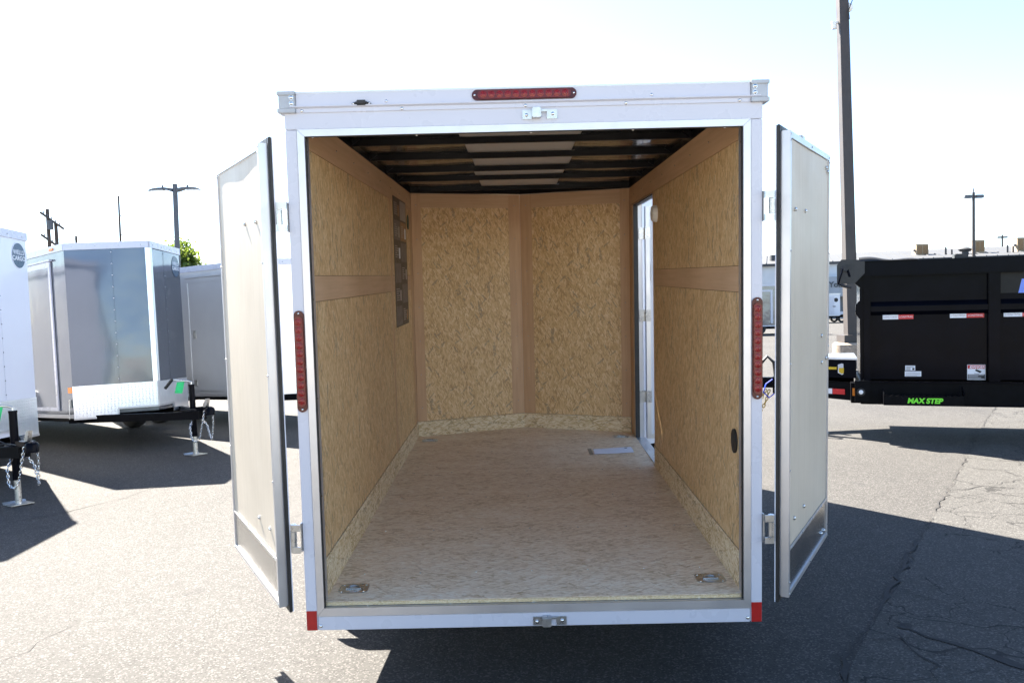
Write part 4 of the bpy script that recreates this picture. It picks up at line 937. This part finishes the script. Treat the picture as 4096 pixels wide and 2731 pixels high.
def pipe(px, py0, py1, r, label, hat=False):
    YY = BY+3.5-(px-1905)/23*.33; a, c = at(px, py0, YY), at(px, py1, YY); b = B().cyl((0, 0, -.6), (0, 0, a.z-c.z), r, n=12)
    if hat: b.cyl((0, 0, a.z-c.z), (0, 0, a.z-c.z+.25), r*2.0, r*.6, 12).cyl((0, 0, a.z-c.z-.25), (0, 0, a.z-c.z-.05), r*1.5, r*2.2, 12)
    o = b.o('roof_vent', 'metal_roof'); o.location = (c.x, c.y, c.z); tag(o, label, 'vent', 'vents on the warehouse roof')
for px, p0, p1, r, lb in ((2172, 568, 584, .10, 'taller of two thin vent pipes between a roof cooler and the turbine vent'), (2186, 573, 584, .09, 'shorter of two thin vent pipes between a roof cooler and the turbine vent'),
                          (2314, 563, 576, .09, 'thin vent pipe on the warehouse roof just right of the short far lamp pole'), (2327, 566, 576, .09, 'thin vent pipe on the warehouse roof right beside the end cooler')): pipe(px, p0, p1, r, lb)
pipe(2217, 572, 582, .32, 'turban-shaped metal turbine vent on the warehouse roof', True)
pipe(1783, 586, 603, .75, 'wide white cylindrical vent at the left end of the warehouse roof', False)
# big brown lot lamp pole on a concrete footing
PY = 17.5; pb = at(1945, 815, PY); PX = at(1954.5, 700, PY).x
PL = thing('lamp_pole', 'tall square brown steel pole on a round concrete footing behind the dump trailer', 'lamp pole', (PX, PY, 0))
zf1, zf2 = at(1945, 786, PY).z, at(1945, 769, PY).z
ft = B().lathe([(.44, 0), (.45, zf1*.55), (.45, zf1-.05), (.40, zf1-.005), (.001, zf1)], (0, 0, 0), (0, 0, 1), 26).o('footing', 'concrete', PL)
B().box(-.27, .27, -.27, .27, zf1, zf2, .01).o('base_cover', 'brown_pole', PL)
hp = at(1932, 0, PY).z+1.2; lean = at(1934, 0, PY).x-PX
po = B().prism([(-.13, -.13, zf2), (.13, -.13, zf2), (.13, .13, zf2), (-.13, .13, zf2)], (0, 0, 0.001)) if False else B()
b0 = [(-.135, -.135), (.135, -.135), (.135, .135), (-.135, .135)]
lo_ = [po.bm.verts.new((x, y, zf2)) for x, y in b0]; hi_ = [po.bm.verts.new((x*.82+lean*1.13, y*.82, hp)) for x, y in b0]
for k in range(4): po.bm.faces.new((lo_[k], lo_[(k+1) % 4], hi_[(k+1) % 4], hi_[k]))
po.bm.faces.new(hi_); po.o('pole', 'brown_pole', PL)
q = at(1948, 20, PY)-Vector((PX, PY, 0)); B().dome(q+Vector((-.02, -.05, 0)), (1, 0, 0), .115, .11, 18).cyl(q+Vector((-.03, -.05, 0)), q+Vector((-.02, -.05, 0)), .12, n=18).o('antenna_dish', 'white_plastic', PL)
q = at(1916, 58, PY)-Vector((PX, PY, 0)); B().cyl(q+Vector((0, 0, -.10)), q+Vector((0, 0, .03)), .06, n=14).box(q.x-.07, q.x+.13, q.y-.03, q.y+.03, q.z+.03, q.z+.09, .01).o('camera_unit', 'white_plastic', PL)
b = B().tube([at(1953, 3, PY)-Vector((PX, PY, 0)), at(1943, 30, PY)-Vector((PX, PY, .0)), at(1945, 50, PY)-Vector((PX, PY, 0))], .012, 6); c = b.o('cable', 'rubber', PL)
c.location = (0, -.16, 0)
# slim distant lamp poles
def slim(px, py, Y, w_, label, mat='brown_pole'):
    t = at(px, py, Y); K = thing('lamp_pole', label, 'lamp pole', (t.x, Y, 0))
    B().cyl((0, 0, 0), (0, 0, t.z), w_, w_*.8, 10).o('pole', mat, K)
    for s in (-1, 1): B().box(s*.12, s*.75, -.18, .18, t.z-.45, t.z-.2, .04).o('lamp_head', 'pole_grey', K)
    B().cyl((0, 0, t.z), (0, 0, t.z+.3), .05, n=8).o('photo_cell', 'pole_grey', K)
slim(2236, 442, 62, .13, 'slim brown lamp pole rising just left of the middle roof cooler'); slim(2302, 540, 120, .16, 'short far lamp pole on the skyline between two roof coolers')
# two-headed lamp post on the left
LY = 38; t = at(402, 430, LY); K = thing('street_lamp', 'dark lamp post with two flat curved heads above the charcoal trailer', 'street lamp', (t.x, LY, 0))
B().cyl((0, 0, 0), (0, 0, t.z+.15), .13, .12, 14).o('post', 'pole_grey', K)
for s in (-1, 1):
    zt_ = t.z-.12
    P = [(s*.12, 0, zt_+.05), (s*.45, 0, zt_+.10), (s*.8, 0, zt_+.10), (s*1.1, 0, zt_+.06), (s*1.35, 0, zt_-.04), (s*1.1, 0, zt_-.02), (s*.5, 0, zt_+.0), (s*.12, 0, zt_-.12)]
    hd = B().prism([Vector(p)-Vector((0, .16, 0)) for p in P], (0, .32, 0)).o('lamp_head', 'pole_grey', K)
    bx('diffuser', 'glass_lens', hd, s*.55, s*1.2, -.13, .13, zt_-.045, zt_-.015)
    B().cyl((s*.62, 0, zt_+.09), (s*.62, 0, zt_+.22), .05, n=8).o('photo_cell', 'pole_grey', hd)
# utility poles
TYp = 60; t = at(116, 480, TYp); K = thing('utility_pole', 'twin weathered wooden utility pole with crossarms and transformers', 'utility pole', (t.x, TYp, 0))
B().cyl((-.05, 0, 0), (-.25, 0, t.z), .17, .13, 10).o('pole', 'weathered_wood', K); B().cyl((.55, 0, 0), (.35, 0, t.z-1.1), .17, .13, 10).o('pole', 'weathered_wood', K)
for z in (t.z-.7, t.z-2.4):
    B().cyl((-.75, -.1, z+.45), (1.0, -.1, z-.85), .09, n=8).o('crossarm', 'weathered_wood', K)
    for k in range(5): B().cyl((-.5+.3*k, -.1, z+.30-.23*k), (-.5+.3*k, -.1, z+.52-.23*k), .05, n=6).o('insulator', 'pole_grey', K)
B().cyl((.05, -.2, t.z-1.6), (.05, -.2, t.z-.9), .2, n=10).o('transformer', 'pole_grey', K)
t = at(272, 450, 62); b0 = at(276, 560, 62); K = thing('utility_pole', 'thin tall bare pole with small step pegs above the charcoal trailer roof', 'utility pole', (b0.x+.1, 62, 0))
B().cyl((0, 0, 0), (t.x-b0.x-.1, 0, t.z), .13, .07, 8).o('pole', 'weathered_wood', K)
for k in range(3): B().cyl((t.x-b0.x, 0, t.z-1.6-1.5*k), (t.x-b0.x+.3, -.1, t.z-1.4-1.5*k), .03, n=6).o('step_peg', 'pole_grey', K)
t = at(175, 548, 62); K = thing('aerial_mast', 'short mast with a long horizontal aerial on the skyline', 'aerial', (t.x, 62, 0))
B().cyl((0, 0, 0), (0, 0, t.z+.2), .09, n=8).o('mast', 'weathered_wood', K); B().cyl((-1.6, 0, t.z-.02), (1.6, 0, t.z-.10), .03, n=6).o('aerial_bar', 'pole_grey', K)
# far trailers
ft1 = gnd(1920, 741)
B0 = thing('cargo_trailer', 'small white cargo trailer parked far off before the warehouse entrance', 'trailer', (ft1.x, ft1.y, 0))
Wf = 2.05; hf = at(1925, 676, ft1.y).z
x1f = at(1930, 700, ft1.y).x-ft1.x
B().box(x1f-3.6, x1f, 0, Wf, .55, hf, .04).o('body', 'white_skin', B0)
bx('roof_trim', 'aluminium', B0, x1f-3.62, x1f+.02, -.02, Wf+.02, hf+.001, hf+.08)
bx('side_door', 'white_paint', B0, x1f-1.5, x1f-.5, -.03, -.001, .65, hf-.15)
B().cyl((x1f-.35, -.001, hf-.45), (x1f-.35, -.02, hf-.45), .17, n=18).o('emblem', 'ink', B0)
bx('latch', 'ink', B0, x1f-.62, x1f-.4, -.05, -.031, 1.3, 1.36)
bx('fender', 'white_paint', B0, x1f-.05, x1f+.45, .1, .5, .35, .9); bx('frame', 'black_frame', B0, x1f-3.6, x1f+.3, .05, Wf-.05, .42, .548)
for y in (.2, Wf-.2): B().lathe([(.2, -.1), (.33, -.1), (.34, 0), (.33, .1), (.2, .1)], (x1f+.2, y, .34), (0, 1, 0), 20).o('wheel', 'tyre_rubber', B0)
for xw in (x1f-2.4,): B().lathe([(.2, -.1), (.33, -.1), (.34, 0), (.33, .1), (.2, .1)], (xw, .2, .34), (0, 1, 0), 20).o('wheel', 'tyre_rubber', B0)
ft2 = gnd(1776, 768)
B1 = thing('cargo_trailer', 'charcoal cargo trailer with white-framed side door parked behind the dump trailer coupler', 'trailer', (ft2.x, ft2.y, 0))
hf = at(1776, 657, ft2.y).z
B().box(-3.0, .8, 0, 2.0, .5, hf, .03).o('body', 'charcoal_skin', B1); bx('roof_trim', 'white_paint', B1, -3.02, .82, -.02, 2.02, hf+.001, hf+.1)
xd = at(1772, 700, ft2.y).x-ft2.x
for xx in (xd, xd-1.0): bx('door_frame', 'white_paint', B1, xx-.06, xx+.06, -.03, -.001, .6, hf-.2)
bx('door_frame', 'white_paint', B1, xd-.94, xd-.061, -.03, -.001, hf-.3, hf-.2)
bx('bottom_trim', 'white_paint', B1, -3.0, .8, -.02, -.001, .44, .499); bx('frame', 'black_frame', B1, -2.9, .7, .1, 1.9, .3, .42)
for xw in (-1.6, -.7):
    for y in (.15, 1.85): B().lathe([(.2, -.1), (.33, -.1), (.34, 0), (.33, .1), (.2, .1)], (xw, y, .34), (0, 1, 0), 20).o('wheel', 'tyre_rubber', B1)
# trees
def tree(label, loc, top, rx, rz, n, seed, lsz=.16):
    rnd = random.Random(seed); K = thing('tree', label, 'tree', loc)
    B().tube([(0, 0, 0), (.08, .03, top*.3), (-.05, .02, top*.55), (.05, 0, top*.8)], [.22, .17, .11, .04], 8).o('trunk', 'bark', K)
    b = B()
    for k in range(9):
        a = rnd.uniform(0, 2*PI); z = top*rnd.uniform(.42, .7); b.tube([(0, 0, z), (rx*.4*math.cos(a), rx*.4*math.sin(a), z+rz*.35), (rx*.8*math.cos(a), rx*.8*math.sin(a), z+rz*.6)], [.07, .045, .015], 6)
    b.o('branch', 'bark', K)
    cl = []
    for k in range(46):
        d = Vector((rnd.gauss(0, 1), rnd.gauss(0, 1), rnd.gauss(0, 1))).normalized()*(rnd.random()**.45)
        cl.append((Vector((d.x*rx, d.y*rx, top-rz+d.z*rz*.93)), rnd.uniform(.28, .62)*rx*.55))
    b = B()
    for k in range(n):
        c, r = rnd.choice(cl); p = c+Vector((rnd.gauss(0, .5), rnd.gauss(0, .5), rnd.gauss(0, .4)))*r
        u = Vector((rnd.gauss(0, 1), rnd.gauss(0, 1), rnd.gauss(0, .7))).normalized(); v = u.cross(Vector((rnd.gauss(0, 1), rnd.gauss(0, 1), rnd.gauss(0, 1)))).normalized(); sz = lsz*rnd.uniform(.6, 1.3)
        b.quad(p-u*sz, p+v*sz*.45, p+u*sz, p-v*sz*.45)
    b.o('crown', 'leaf', K)
TRY = 44; tt = at(412, 556, TRY)
tree('leafy green tree showing above the roofs behind the two-headed lamp post', (tt.x, TRY, 0), tt.z, 1.75, 1.5, 6500, 2, .13)
tt = at(2190, 581, 150); tree('small far tree tuft showing over the warehouse roof', (tt.x, 150, 0), tt.z+.3, 3., 2.2, 2500, 9, .3)
